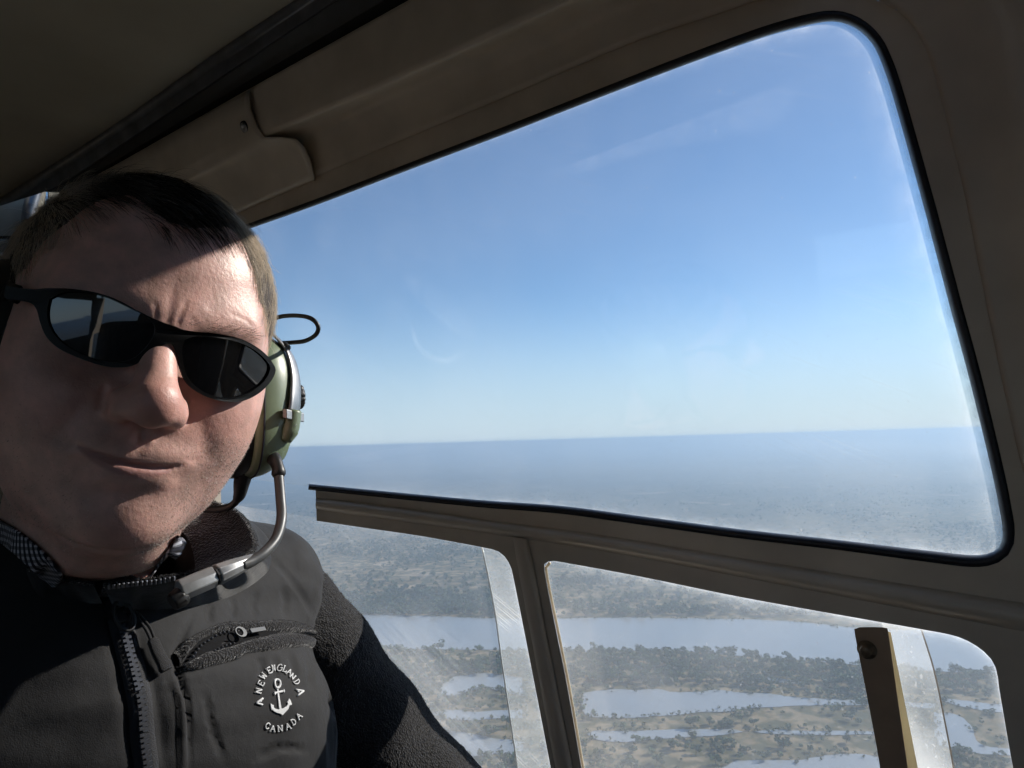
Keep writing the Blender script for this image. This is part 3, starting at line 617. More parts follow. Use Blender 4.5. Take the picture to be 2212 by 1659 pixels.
def surf_nets(fn, lo, hi, h, newton=2):
    lo = np.asarray(lo, float); n = (np.ceil((np.asarray(hi)-lo)/h/8).astype(int))*8
    nb = n//8; ii = np.stack(np.meshgrid(*[np.arange(k) for k in nb], indexing='ij'), -1).reshape(-1, 3)
    cc = fn((lo+(ii*8+3.5)*h).astype(np.float32)); act = np.abs(cc) < h*8*1.05
    vals = np.repeat(np.repeat(np.repeat(np.sign(cc).reshape(nb)*1., 8, 0), 8, 1), 8, 2).astype(np.float32)
    off = np.stack(np.meshgrid(*[np.arange(8)]*3, indexing='ij'), -1).reshape(-1, 3)
    idx = (ii[act][:, None]*8+off[None]).reshape(-1, 3)
    for s in range(0, len(idx), 400000):
        q = idx[s:s+400000]; vals[q[:, 0], q[:, 1], q[:, 2]] = fn((lo+q*h).astype(np.float32))
    S = vals < 0; c = [S[i:n[0]-1+i, j:n[1]-1+j, k:n[2]-1+k] for i in (0, 1) for j in (0, 1) for k in (0, 1)]
    anyv = np.logical_or.reduce(c); allv = np.logical_and.reduce(c); cell = anyv & ~allv
    ci = np.argwhere(cell); vid = -np.ones(cell.shape, np.int64); vid[cell] = np.arange(len(ci))
    acc = np.zeros((len(ci), 3)); cnt = np.zeros(len(ci)); C8 = [(i, j, k) for i in (0, 1) for j in (0, 1) for k in (0, 1)]
    cv_ = [vals[ci[:, 0]+i, ci[:, 1]+j, ci[:, 2]+k] for i, j, k in C8]
    for a in range(8):
        for b in range(a+1, 8):
            d = np.array(C8[b])-np.array(C8[a])
            if np.abs(d).sum() != 1: continue
            x = (cv_[a] < 0) != (cv_[b] < 0); t = np.where(x, cv_[a]/(cv_[a]-cv_[b]+1e-12), 0)
            acc += x[:, None]*(np.array(C8[a])+t[:, None]*d); cnt += x
    V = lo+(ci+acc/cnt[:, None])*h; F = []
    for ax in range(3):
        e = [0, 0, 0]; e[ax] = 1; sh = [slice(0, n[k]-e[k]) for k in range(3)]; sh2 = [slice(e[k], n[k]) for k in range(3)]
        a = S[tuple(sh)]; b = S[tuple(sh2)]; q = np.argwhere(a != b); u, w = [(1, 2), (2, 0), (0, 1)][ax]
        q = q[(q[:, u] > 0) & (q[:, w] > 0) & (q[:, u] < n[u]-1) & (q[:, w] < n[w]-1)]
        flip = S[q[:, 0], q[:, 1], q[:, 2]]; quad_ = []
        for du, dw in ((-1, -1), (0, -1), (0, 0), (-1, 0)):
            r = q.copy(); r[:, u] += du; r[:, w] += dw; quad_.append(vid[r[:, 0], r[:, 1], r[:, 2]])
        Q = np.stack(quad_, -1); Q[~flip] = Q[~flip][:, ::-1]; F.append(Q)
    F = np.concatenate(F); F = F[(F >= 0).all(1)]
    for _ in range(newton): V = V-grad(fn, V)[0]
    return V, F
def grad(fn, V, e=4e-4):
    """Newton step and unit normal"""
    V = V.astype(np.float32); d = fn(V); g = np.stack([fn(V+np.eye(3, dtype=np.float32)[k]*e)-fn(V-np.eye(3, dtype=np.float32)[k]*e) for k in range(3)], -1)/(2*e)
    g2 = (g*g).sum(-1); st = np.clip(d/np.maximum(g2, .2), -.004, .004)[:, None]*g; return st, g/np.sqrt(g2+1e-12)[:, None]
def march(fn, o, d, t0, t1, n=160):
    """first hit of each ray with the surface"""
    t = np.full(len(d), t0); 
    for _ in range(n):
        v = fn((o+d*t[:, None]).astype(np.float32)); t = t+np.clip(v, -.003, .02)*.8
    return o+d*t[:, None]
def strands(roots, dirs, length, width, seg=4, bend=None, curl=0., g=None, sides=3):
    """hair-like tapered tubes as one vertex/face array"""
    n = len(roots); g = g or np.random.default_rng(1); d = dirs/np.linalg.norm(dirs, axis=1)[:, None]; length = np.broadcast_to(length, (n,)); width = np.broadcast_to(width, (n,))
    P = [roots.copy()]; step = (length/seg)[:, None]; bend = np.zeros((n, 3)) if bend is None else bend
    for k in range(seg):
        d = d+bend/seg+g.normal(0, curl, d.shape) if curl else d+bend/seg
        d = d/np.linalg.norm(d, axis=1)[:, None]; P.append(P[-1]+d*step)
    P = np.stack(P, 1); T = np.gradient(P, axis=1); T /= np.linalg.norm(T, axis=2)[:, :, None]+1e-12
    ref = g.normal(size=(n, 1, 3)); N = np.cross(T, ref); N /= np.linalg.norm(N, axis=2)[:, :, None]+1e-12; B = np.cross(T, N)
    w = width[:, None]*np.linspace(1, .35, seg+1)[None]; V = []
    for s in range(sides): a = 2*np.pi*s/sides; V.append(P+w[:, :, None]*(math.cos(a)*N+math.sin(a)*B))
    V = np.stack(V, 2).reshape(-1, 3); base = (np.arange(n)*(seg+1)*sides)[:, None, None]
    k, s = np.meshgrid(np.arange(seg), np.arange(sides), indexing='ij'); s2 = (s+1) % sides
    q = np.stack([k*sides+s, k*sides+s2, (k+1)*sides+s2, (k+1)*sides+s], -1).reshape(1, -1, 4)
    return V, (base+q).reshape(-1, 4)

# ------------------------------------------------------------------ the man's head
def rotv(w):
    th = np.linalg.norm(w)+1e-12; k = np.asarray(w)/th; K = np.array([[0, -k[2], k[1]], [k[2], 0, -k[0]], [-k[1], k[0], 0]])
    return np.eye(3)+math.sin(th)*K+(1-math.cos(th))*K@K
HM = rotv(np.array([.0578, .185, 0]))@rotv(np.array([0, 0, .6277])); HM = HM@rotv(np.array([0, R_(2.5), 0]))
HT = np.array([-.2512, .4491, .0611])
def h2w(p): return np.asarray(p)@HM.T+HT
def w2h(p): return (np.asarray(p)-HT)@HM
def head_sdf(p):
    p = np.asarray(p, np.float32); m = p.copy(); m[:, 0] = np.abs(m[:, 0])
    d = ell(p, (0, .012, .038), (.078, .098, .084))
    d = smin(d, ell(p, (0, -.040, .042), (.064, .055, .058)), .03)
    d = smin(d, ell(p, (0, -.030, -.028), (.059, .061, .074)), .03)
    d = smin(d, ell(m, (.0395, -.050, -.012), (.029, .036, .030)), .03)
    d = smin(d, ell(m, (.034, -.062, -.034), (.026, .027, .024)), .022)
    d = smin(d, ell(m, (.0315, -.034, -.056), (.0265, .038, .034)), .03)
    d = smin(d, ell(p, (0, -.043, -.073), (.043, .047, .037)), .025)
    d = smin(d, ell(p, (0, -.079, -.088), (.024, .021, .019)), .024)
    d = smin(d, ell(p, (0, -.062, -.048), (.038, .0360, .033)), .022)
    d = smin(d, ell(p, (0, -.034, -.110), (.042, .038, .023)), .014)
    d = smin(d, cap(p, (0, .012, -.06), (-.006, .060, -.22), .053, .047), .03)
    # brow, sockets
    d = smin(d, cap(m, (.006, -.0935, .027), (.044, -.079, .031), .0075, .008), .02)
    d = smax(d, -ell(m, (.034, -.106, .004), (.020, .016, .012)), .016)
    # nose
    d = smin(d, cap(p, (0, -.0915, .020), (0, -.116, -.015), .0078, .0112), .012)
    d = smin(d, ell(p, (0, -.1165, -.0195), (.0138, .0130, .0122)), .007)
    d = smin(d, ell(m, (.0128, -.1060, -.0228), (.0080, .0125, .0088)), .007)
    d = smax(d, -ell(m, (.0072, -.112, -.0340), (.0042, .0080, .0050)), .004)
    # lips
    d = smin(d, ell(m, (.008, -.0946, -.0482), (.015, .0058, .0042)), .009)
    d = smin(d, ell(p, (.0, -.0948, -.0590), (.0175, .0076, .0058)), .008)
    # ears (under the ear cups)
    d = smin(d, ell(m, (.078, .014, -.004), (.007, .020, .030)), .006)
    return d
def pdist(x, z, pts):
    """distance in the front view to a polyline, and how far along it (0..1)"""
    P = np.asarray(pts, float); best = np.full(len(x), 9.); al = np.zeros(len(x)); n = len(P)-1
    for i in range(n):
        a, b = P[i], P[i+1]; ab = b-a; h = np.clip(((x-a[0])*ab[0]+(z-a[1])*ab[1])/(ab@ab), 0, 1)
        e = np.hypot(x-a[0]-h*ab[0], z-a[1]-h*ab[1]); k = e < best; best = np.where(k, e, best); al = np.where(k, (i+h)/n, al)
    return best, al
FOLDS = [  # polyline (x, z), depth, half width ; negative depth = ridge
    ([(-.0285, -.0468), (-.020, -.0500), (-.010, -.0525), (0, -.0535), (.009, -.0540), (.016, -.0536), (.0235, -.0520)], .0024, .0012),
    ([(-.0285, -.0472), (-.032, -.0460)], .0006, .0042),
    ([(.020, -.012), (.0245, -.020), (.031, -.031), (.0365, -.041), (.0375, -.050)], .0010, .0058), ([(-.020, -.012), (-.0245, -.020), (-.031, -.031), (-.0375, -.043), (-.0405, -.052)], .0012, .0055),
    ([(.0205, -.014), (.0222, -.021), (.0212, -.029)], .0020, .0018), ([(-.0205, -.014), (-.0222, -.021), (-.0212, -.029)], .0020, .0018),
    ([(0, -.0330), (0, -.0420)], .0014, .0032), ([(.0045, -.0330), (.0050, -.0425)], -.0007, .0022), ([(-.0045, -.0330), (-.0050, -.0425)], -.0007, .0022),
    ([(-.020, -.0690), (-.010, -.0710), (0, -.0715), (.010, -.0710), (.020, -.0690)], .0006, .0060),
    ([(-.034, -.0965), (-.02, -.1010), (-.008, -.1030), (.006, -.1030), (.02, -.1005)], .0013, .0015),
    ([(.0050, .024), (.0058, .031), (.0080, .040)], .0006, .0014), ([(-.0055, .025), (-.0064, .030), (-.0080, .035)], .0004, .0015),
    ([(.030, .039), (.040, .0375), (.050, .034)], .0003, .0010), ([(.012, .030), (.018, .040)], -.0003, .0050),
]
def face_folds(V, N):
    x, z = V[:, 0], V[:, 2]; k = np.clip((-V[:, 1]-.035)/.02, 0, 1); dsp = np.zeros(len(V))
    for pts, dep, w in FOLDS:
        e, al = pdist(x, z, pts); fade = np.clip(np.minimum(al, 1-al)*5+.12, 0, 1); dsp -= dep*np.exp(-(e/w)**2)*fade
    return V+N*(dsp*k)[:, None]
# bust under the clothes, so that the body goes on below the collar
TX = OUT0; TF = -AFT*np.array([1, 1, 0]); TF = nrm(TF); TZ = np.array([0, 0, 1.]); TM = np.stack([TX, -TF, TZ], 1)   # torso axes: left, back, up
TT = h2w((0, .035, -.150))
def t2w(p): return np.asarray(p)@TM.T+TT
def w2t(p): return (np.asarray(p)-TT)@TM
def bust_sdf(p):                                             # head coordinates in, metres out
    d = head_sdf(p); q = w2t(h2w(p)).astype(np.float32); m = q.copy(); m[:, 0] = np.abs(m[:, 0])
    b = ell(q, (0, .05, -.20), (.12, .06, .14)); b = smin(b, cap(m, (.02, .05, -.09), (.08, .05, -.12), .03, .03), .05)
    return smin(d, b, .03)
def attr_mat(name, rough=.5, spec=.4, sub=0., trans=0.):
    """principled whose colour is carried by the strands"""
    m = bpy.data.materials.new(name); m.use_nodes = True; t = m.node_tree; b = t.nodes['Principled BSDF']
    a = t.nodes.new('ShaderNodeAttribute'); a.attribute_name = 'tone'; t.links.new(a.outputs['Color'], b.inputs['Base Color'])
    b.inputs['Roughness'].default_value = rough; b.inputs['Specular IOR Level'].default_value = spec
    if trans:
        o = t.nodes['Material Output']; tl = t.nodes.new('ShaderNodeBsdfTranslucent'); mx = t.nodes.new('ShaderNodeMixShader'); mx.inputs[0].default_value = trans
        t.links.new(a.outputs['Color'], tl.inputs[0]); t.links.new(b.outputs[0], mx.inputs[1]); t.links.new(tl.outputs[0], mx.inputs[2]); t.links.new(mx.outputs[0], o.inputs[0])
    return m
def set_tone(me, col):
    a = me.color_attributes.new('tone', 'FLOAT_COLOR', 'POINT'); c = np.ones((len(col), 4), np.float32); c[:, :3] = col; a.data.foreach_set('color', c.ravel())

# ------------------------------------------------------------------ skin
def skin_mat():
    """zone attribute: red = lips, green = ruddy areas, blue = shaved beard"""
    m = pm('skin', (.64, .395, .325), .43, spec=.55, sub=(.2, (1.0, .35, .2), .005), noise=(85, .19), col2=(.66, .385, .325),
           bump=[('noise', 120, .16, .0015), ('noise', 420, .30, .0008), ('voronoi', 1300, .14, .0004), ('noise', 2300, .2, .0003)], rnoise=(70, .10))
    t = m.node_tree; bs = t.nodes['Principled BSDF']; src = bs.inputs['Base Color'].links[0].from_socket
    at_ = t.nodes.new('ShaderNodeAttribute'); at_.attribute_name = 'zone'; sp = t.nodes.new('ShaderNodeSeparateColor'); t.links.new(at_.outputs['Color'], sp.inputs[0])
    for i, c in ((1, (.56, .26, .215, 1)), (2, (.36, .265, .235, 1)), (0, (.46, .235, .21, 1))):
        x = t.nodes.new('ShaderNodeMix'); x.data_type = 'RGBA'; t.links.new(sp.outputs[i], x.inputs[0]); t.links.new(src, x.inputs[6]); x.inputs[7].default_value = c; src = x.outputs[2]
    t.links.new(src, bs.inputs['Base Color']); return m
M['skin'] = skin_mat()
M['scalp'] = pm('scalp', (.05, .036, .028), .8, noise=(200, .3))
HV, HF = surf_nets(bust_sdf, (-.12, -.14, -.24), (.12, .14, .15), .0013)
HN = grad(bust_sdf, HV)[1]; HV = face_folds(HV, HN)
# hairline: points of the visible hairline laid on the skull, then read as height over the angle round the head
hl_px = np.array([(18, 640), (50, 612), (83, 556), (126, 514), (172, 473), (212, 452), (265, 446), (298, 464), (331, 492), (364, 512), (413, 524), (463, 522), (500, 520), (522, 540), (540, 580), (552, 630), (563, 680), (572, 730)], float)
hl_d = np.array([nrm(ray(*p)) for p in hl_px])
hl = w2h(march(lambda q: bust_sdf(w2h(q)), np.zeros(3), hl_d, .22, .6))
hth = np.degrees(np.arctan2(hl[:, 0], -hl[:, 1])); o_ = np.argsort(hth); hth, hz_ = hth[o_], hl[o_, 2]
hth = np.r_[-180, -130, -100, -88, hth, 80, 92, 105, 130, 180]; hz_ = np.r_[-.055, -.05, -.03, -.01, hz_, -.012, -.020, -.03, -.05, -.055]
o_ = np.argsort(hth); hth, hz_ = hth[o_], hz_[o_]
def over_line(P): return P[:, 2]-np.interp(np.degrees(np.arctan2(P[:, 0], -P[:, 1])), hth, hz_)
person = tag(obj('person', mesh_np('person', h2w(HV), HF, M['skin'])), 'man wearing dark sunglasses, headset and black zipped jacket, smiling at the camera', 'person')
me = person.data; me.materials.append(M['scalp'])
fc = HV[HF].mean(1); fn_ = HN[HF].mean(1); mi = np.zeros(len(HF), np.int32)
mi[(over_line(fc) > .009) & (fc[:, 2] > -.05) & ~((np.abs(fc[:, 0]) > .076) & (fc[:, 2] < .03) & (fc[:, 1] > -.01) & (fc[:, 1] < .04))] = 1
lx = fc[:, 0]; lz = fc[:, 2]
mouth_z = np.interp(lx, [-.0285, -.020, -.010, 0, .009, .016, .0235], [-.0468, -.0500, -.0525, -.0535, -.0540, -.0536, -.0520])
wl = np.clip(1-((lx+.0035)/.0255)**2, 0, 1)
lipm = (fc[:, 1] < -.08) & (lz < mouth_z+.0058*wl*(1-.35*np.exp(-(lx/.004)**2))) & (lz > mouth_z-.0068*wl**.7) & (wl > 0)
me.polygons.foreach_set('material_index', mi)
def zones(Q):
    x, y, z = Q[:, 0], Q[:, 1], Q[:, 2]; mz = np.interp(x, [-.0285, -.020, -.010, 0, .009, .016, .0235], [-.0468, -.0500, -.0525, -.0535, -.0540, -.0536, -.0520]); w = np.clip(1-((x+.0035)/.0258)**2, 0, 1)
    up = np.clip((mz+.0036*w*(1-.3*np.exp(-(x/.004)**2))-z)/.0012, 0, 1); dn = np.clip((z-mz+.0072*w**.7)/.0016, 0, 1); lip = up*dn*np.clip(w*5, 0, 1)*(y < -.08)
    G = lambda cx, cz, r: np.exp(-(((x-cx)/r)**2+((z-cz)/r)**2))*(y < -.05)
    ruddy = np.clip(.65*G(0, -.018, .016)+.40*(G(.04, -.022, .022)+G(-.04, -.022, .022))+.3*G(0, -.088, .016)+.25*G(.012, .035, .02), 0, .8)
    bd = np.clip((-.030-z)/.01, 0, 1)*np.clip((np.abs(x)-.024)/.018+np.clip((-.060-z)/.012, 0, 1)+np.clip(1-np.abs(z+.040)/.010, 0, 1)*(np.abs(x) < .03), 0, 1)*(z > -.13)*(y < .02)*.22
    return np.stack([lip*.9, ruddy, bd*(1-lip)], -1)
za = me.color_attributes.new('zone', 'FLOAT_COLOR', 'POINT'); zc_ = np.ones((len(HV), 4), np.float32); zc_[:, :3] = zones(HV); za.data.foreach_set('color', zc_.ravel())

# ------------------------------------------------------------------ hair
g = np.random.default_rng(21)
A4 = fc; tri_area = np.linalg.norm(np.cross(HV[HF[:, 1]]-HV[HF[:, 0]], HV[HF[:, 3]]-HV[HF[:, 0]]), axis=1)
def sample(mask_w, n):
    w = tri_area*mask_w; idx = g.choice(len(HF), n, p=w/w.sum()); u = g.random((n, 1)); v_ = g.random((n, 1)); q = HV[HF[idx]]
    P = q[:, 0]*(1-u)*(1-v_)+q[:, 1]*u*(1-v_)+q[:, 2]*u*v_+q[:, 3]*(1-u)*v_; return P, HN[HF[idx]].mean(1)
ol = over_line(fc); ear = (np.abs(fc[:, 0]) > .072) & (fc[:, 2] < .028) & (fc[:, 1] > -.015) & (fc[:, 1] < .045)
thd = np.abs(np.degrees(np.arctan2(fc[:, 0], -fc[:, 1]))); burn = np.clip(1-np.abs(thd-74)/9, 0, 1)*(fc[:, 2] < .02)*(fc[:, 2] > -.042)*.8
hw = np.maximum(np.clip((ol+.002)/.006, 0, 1)*(~ear), burn)*(fc[:, 2] > -.055)*np.clip(1.1-fc[:, 1]*5, .25, 1)
def hair_dirs(P, N):
    th = np.degrees(np.arctan2(P[:, 0], -P[:, 1])); top = np.clip((P[:, 2]-.052)/.035, 0, 1)[:, None]
    sidez = np.sign(P[:, 0])[:, None]
    side = np.concatenate([.10*sidez, np.full_like(sidez, -.42), np.full_like(sidez, -.9)], 1)
    topd = np.stack([.62+0*P[:, 0], -.72-2.0*P[:, 1], -.10+0*P[:, 0]], -1)
    d = side*(1-top)+topd*top; d = d-N*(d*N).sum(1)[:, None]; d /= np.linalg.norm(d, axis=1)[:, None]+1e-9
    return d, top[:, 0]
n = 36000; P, N = sample(hw, n); d, top = hair_dirs(P, N)
# locks: neighbours share a small deviation
cellid = (np.floor(P/.009).astype(int)*[73856093, 19349663, 83492791]).sum(1) % 4096; dev = g.normal(0, 1, (4096, 3))[cellid]
edge = np.clip(over_line(P)/.018, 0, 1)
L = (.013+.015*top*np.clip(1-(P[:, 0]-.02)/.05, .25, 1))*g.uniform(.7, 1.15, n)*(.55+.45*edge); lift = (.34+.02*top)
dd0 = d+N*(lift*g.uniform(.5, 1.4, n))[:, None]+dev*.10+g.normal(0, .10+.25*(g.random((n, 1)) < .04), (n, 3))
bend = -N*(.55+.25*top)[:, None]+np.array([0, 0, -.35])*(1-.4*top)[:, None]+d*.3+dev*.04
V, F = strands(h2w(P-N*.0006), dd0@HM.T, L, .000085+.00004*g.random(n), 5, bend@HM.T, .035, g)
dark = np.array([.030, .022, .016]); grey = np.array([.92, .84, .74]); tip = P+d*L[:, None]; sidew = np.clip((.122-tip[:, 2])/.025, 0, 1)*np.clip((np.abs(np.degrees(np.arctan2(tip[:, 0], -tip[:, 1])))-20)/14, 0, 1)
mixw = np.clip(sidew*.9+g.normal(0, .18, n)+(g.random(n) < .05)*.5, 0, 1); tone = dark*(1-mixw[:, None])+grey*mixw[:, None]
me = mesh_np('hair', V, F, attr_mat('hair_strand', .38, .5, trans=.75)); set_tone(me, np.repeat(tone, 18, 0))
hair = obj('hair', me, person); tag(hair, 'short dark brown hair greying at the temples', kind='stuff')
# stubble on jaw, chin and lip; a few brow hairs
x, z, y = fc[:, 0], fc[:, 2], fc[:, 1]
bz = np.clip((-.028-z)/.012, 0, 1)*np.clip((np.abs(x)-.028)/.02+np.clip((-.062-z)/.012, 0, 1)+np.clip(1-np.abs(z+.040)/.009, 0, 1)*(np.abs(x) < .03), 0, 1)*(z > -.135)*(y < .01)*(~lipm)
bz = np.maximum(bz, (np.abs(np.abs(np.degrees(np.arctan2(x, -y)))-74) < 10)*(z < .01)*(z > -.05)*.9)
bz = bz*np.clip(1+fc[:, 0]/.05, .25, 1.3)
n = 12000; P, N = sample(bz, n); dn_ = N+np.array([0, .05, -.75])+g.normal(0, .35, (n, 3))
V, F = strands(h2w(P-N*.0003), dn_@HM.T, g.uniform(.0005, .0013, n), .00011, 2, None, 0, g)
tn = np.where((g.random(n) < .45)[:, None], np.array([.85, .80, .74]), np.array([.20, .155, .125]))
me = mesh_np('beard_stubble', V, F, attr_mat('stubble', .35, .6, trans=.2)); set_tone(me, np.repeat(tn, 9, 0)); tag(obj('beard_stubble', me, person), 'short greying stubble on chin and jaw', kind='stuff')
for sgn in (-1, 1):
    bw = np.exp(-((fc[:, 2]-.0235-.004*np.clip(np.abs(fc[:, 0])/.03, 0, 1))/.0035)**2)*(fc[:, 0]*sgn > .010)*(fc[:, 0]*sgn < .052)*(fc[:, 1] < -.05)
    n = 110; P, N = sample(bw, n); dn_ = N*.6+np.stack([np.full(n, sgn*.8), np.zeros(n), g.normal(.25, .35, n)], -1)
    V, F = strands(h2w(P), dn_@HM.T, g.uniform(.004, .008, n), .00007, 4, (-N*.5)@HM.T, .06, g)
    me = mesh_np('eyebrow', V, F, bpy.data.materials['stubble']); set_tone(me, np.repeat(np.where((g.random(n) < .35)[:, None], [.4, .34, .27], [.07, .05, .04]), 15, 0)); tag(obj('eyebrow', me, person), kind='stuff')

# ------------------------------------------------------------------ sunglasses
z1 = lambda pts: np.array([(x*.3307, 329.2+y*.3307) for x, y in pts])
def wrap_y(x, z): return -.1080+5.2*x*x-.06*(z-.004)+2.0*(z-.004)**2
def on_wrap(px, off=0.):
    """where sight lines meet the curved front of the glasses; off = metres behind the front"""
    out = []
    for q in px:
        r = nrm(ray(q[0], q[1])); o0 = w2h(np.zeros(3)); dr = r@HM; a, b = .20, .60
        fz = lambda t: (o0+dr*t)[1]-wrap_y(*(o0+dr*t)[[0, 2]])-off
        ts = np.linspace(a, b, 80); vv = np.array([fz(t) for t in ts]); k = np.argmax(vv > 0); a, b = ts[max(k-1, 0)], ts[k]
        for _ in range(30):
            c = (a+b)/2
            if fz(c) > 0: b = c
            else: a = c
        out.append(o0+dr*a)
    return np.array(out)
lensL = crv([(330, 960), (420, 920), (560, 918), (700, 952), (850, 1022), (960, 1078), (1004, 1140), (990, 1210), (940, 1280), (870, 1340), (780, 1366), (680, 1360), (560, 1325), (450, 1268), (370, 1200), (325, 1120), (315, 1040), (330, 960)], 72)[:-1]
lensR = 1.*crv([(1215, 1230), (1290, 1208), (1420, 1216), (1560, 1247), (1660, 1297), (1735, 1365), (1755, 1415), (1720, 1487), (1650, 1547), (1570, 1588), (1480, 1600), (1380, 1578), (1290, 1528), (1232, 1460), (1207, 1370), (1200, 1290), (1215, 1230)], 72)[:-1]
lensR = lensR.mean(0)+(lensR-lensR.mean(0))*1.035; lensL = lensL.mean(0)+(lensL-lensL.mean(0))*1.02
rim = crv([(40, 872), (120, 884), (225, 893), (320, 886), (480, 892), (640, 918), (780, 968), (920, 1046), (1060, 1108), (1140, 1135), (1200, 1158), (1290, 1172), (1420, 1184), (1560, 1214), (1660, 1260), (1740, 1322), (1790, 1390), (1800, 1432), (1766, 1500), (1694, 1572), (1600, 1620), (1500, 1630), (1380, 1608), (1285, 1562), (1215, 1500), (1180, 1420), (1158, 1330), (1130, 1258), (1092, 1250), (1040, 1275), (960, 1338), (880, 1388), (800, 1404), (680, 1396), (520, 1345), (380, 1278), (300, 1200), (262, 1110), (240, 1030), (205, 985), (130, 968), (40, 960), (30, 915), (40, 872)], 200)[:-1]
glasses = tag(empty('sunglasses', h2w((0, -.11, .004))), 'black wraparound sunglasses with dark mirrored lenses on the face', 'sunglasses')
M['gframe'] = pm('matte_black_frame', (.006, .006, .0065), .42, spec=.3, noise=(80, .2), bump=[('noise', 900, .06, .0003)])
ml = pm('dark_lens', (.004, .004, .005), .03, spec=.5, ior=1.8, noise=(4, .2))
def lay(pts, off): return h2w(on_wrap(z1(pts), off))
rf, lf, rtf = lay(rim, -.0004), lay(lensL, -.0004), lay(lensR, -.0004)
back = np.array([0, 1., 0])@HM.T*.0036
v, f = prism(rf, rf+back, [(lf, lf+back), (rtf, rtf+back)])
gf = add('frame', v, f, M['gframe'], glasses); fixn(gf); bevel(gf, .0011, 3, 40)
for ln in (lensL, lensR):
    c = ln.mean(0); rings = [c+(ln-c)*s for s in (1.03, .85, .65, .45, .25, .08)]
    P3 = [lay(r, .0012) for r in rings]; v, f = loft(P3, close_u=True); k = len(ln); v = np.vstack([v, lay([c], .0012)]); f += [((len(rings)-1)*k+i, (len(rings)-1)*k+(i+1) % k, len(v)-1) for i in range(k)]
    o = add('lens', v, f, ml, glasses); fixn(o)
rl = w2h(lay(np.array([(60, 915), (1772, 1440)]), .002))
for P0, sg in ((rl[0], -1), (rl[1], 1)):
    path = crvk([P0+[-sg*.004, .003, 0], P0+[-sg*.001, .009, .0005], P0+[sg*.002, .022, .001], [sg*.0765, -.022, .002], [sg*.081, .01, .002], [sg*.083, .03, .0]], 8)
    hh = np.interp(np.linspace(0, 1, len(path)), [0, .2, 1], [.0050, .0050, .0042]); rowsg = []
    for p_, h_ in zip(path, hh):
        a = np.linspace(0, 2*np.pi, 14, endpoint=False); rowsg.append(h2w(p_+np.stack([.0018*np.cos(a), 0*a, h_*np.sin(a)], -1)))
    v, f = loft(rowsg, close_u=True); o = add('temple_arm', v, f, M['gframe'], glasses); fixn(o)
# ------------------------------------------------------------------ headset
headset = tag(empty('headset', h2w((.09, .012, -.015))), 'aviation headset with olive green ear cup, chrome stirrup and grey boom microphone', 'headset')
M['olive'] = pm('olive_shell', (.175, .225, .14), .38, noise=(50, .1), bump=[('noise', 900, .05, .0003)], coat=.2)
M['black'] = pm('black_rubber', (.012, .012, .013), .45, noise=(120, .3), bump=[('noise', 700, .12, .0004)])
M['chrome'] = pm('chrome', (.28, .28, .28), .4, metal=1., noise=(40, .15), rnoise=(60, .1))
M['boom'] = pm('boom_metal', (.09, .092, .095), .45, metal=.3, noise=(90, .2), rnoise=(120, .1))
M['mic'] = pm('mic_plastic', (.36, .365, .37), .36, metal=.45, noise=(150, .15), bump=[('noise', 900, .1, .0004)])
def cup(sgn, visible=True):
    C = np.array([.0775, .007, -.018]) if sgn > 0 else np.array([-.0665, -.026, -.008]); ax = nrm([sgn*.985, -.03, .14]); upv = nrm(np.array([0, .28, 1.])-ax*(np.array([0, .28, 1.])@ax)); fw = np.cross(ax, upv)*sgn
    def ring(sc, h, ra=.037, rb=.052, n=48):
        a = np.linspace(0, 2*np.pi, n, endpoint=False); e = 2/2.7
        ca, sa = np.sign(np.cos(a))*np.abs(np.cos(a))**e, np.sign(np.sin(a))*np.abs(np.sin(a))**e
        return h2w(C+ax*h+sc*(ra*ca[:, None]*fw+rb*sa[:, None]*upv))
    mat = M['olive'] if visible else M['black']
    v, f = loft([ring(s, h) for s, h in [(.90, -.001), (1., 0), (1.03, .003), (1.03, .007), (1.0, .013), (.93, .020), (.80, .026), (.6, .0305), (.35, .033), (.12, .0338), (.01, .034)]], close_u=True)
    o = add('ear_cup', v, f, mat, headset); fixn(o)
    v, f = loft([ring(s, h) for s, h in [(.7, -.004), (.72, -.014), (.80, -.019), (.93, -.020), (1.02, -.014), (1.03, -.006), (.97, .0005)]], close_u=True)
    q = add('ear_cushion', v, f, M['black'], headset); fixn(q)
    # seam where the two shell halves meet
    v, f = tube(np.vstack([ring(1.034, .005), ring(1.034, .005)[:1]]), .0007, 6, False); add('shell_seam', v, f, M['seal'], o)
    return C, ax, upv, fw, ring, o
CU, AXU, UPU, FWU, ringU, shell = cup(1)
cup(-1, False)
def shellp(a_fw, b_up, lift=.001):
    """point on the shell's dome, a/b in -1..1"""
    r = min(1, (abs(a_fw)**2.7+abs(b_up)**2.7)**(1/2.7)); h = np.interp(r, [0, .35, .6, .80, .93, 1.0], [.034, .033, .0305, .026, .020, .013])
    return CU+AXU*(h+lift)+a_fw*.037*FWU+b_up*.052*UPU
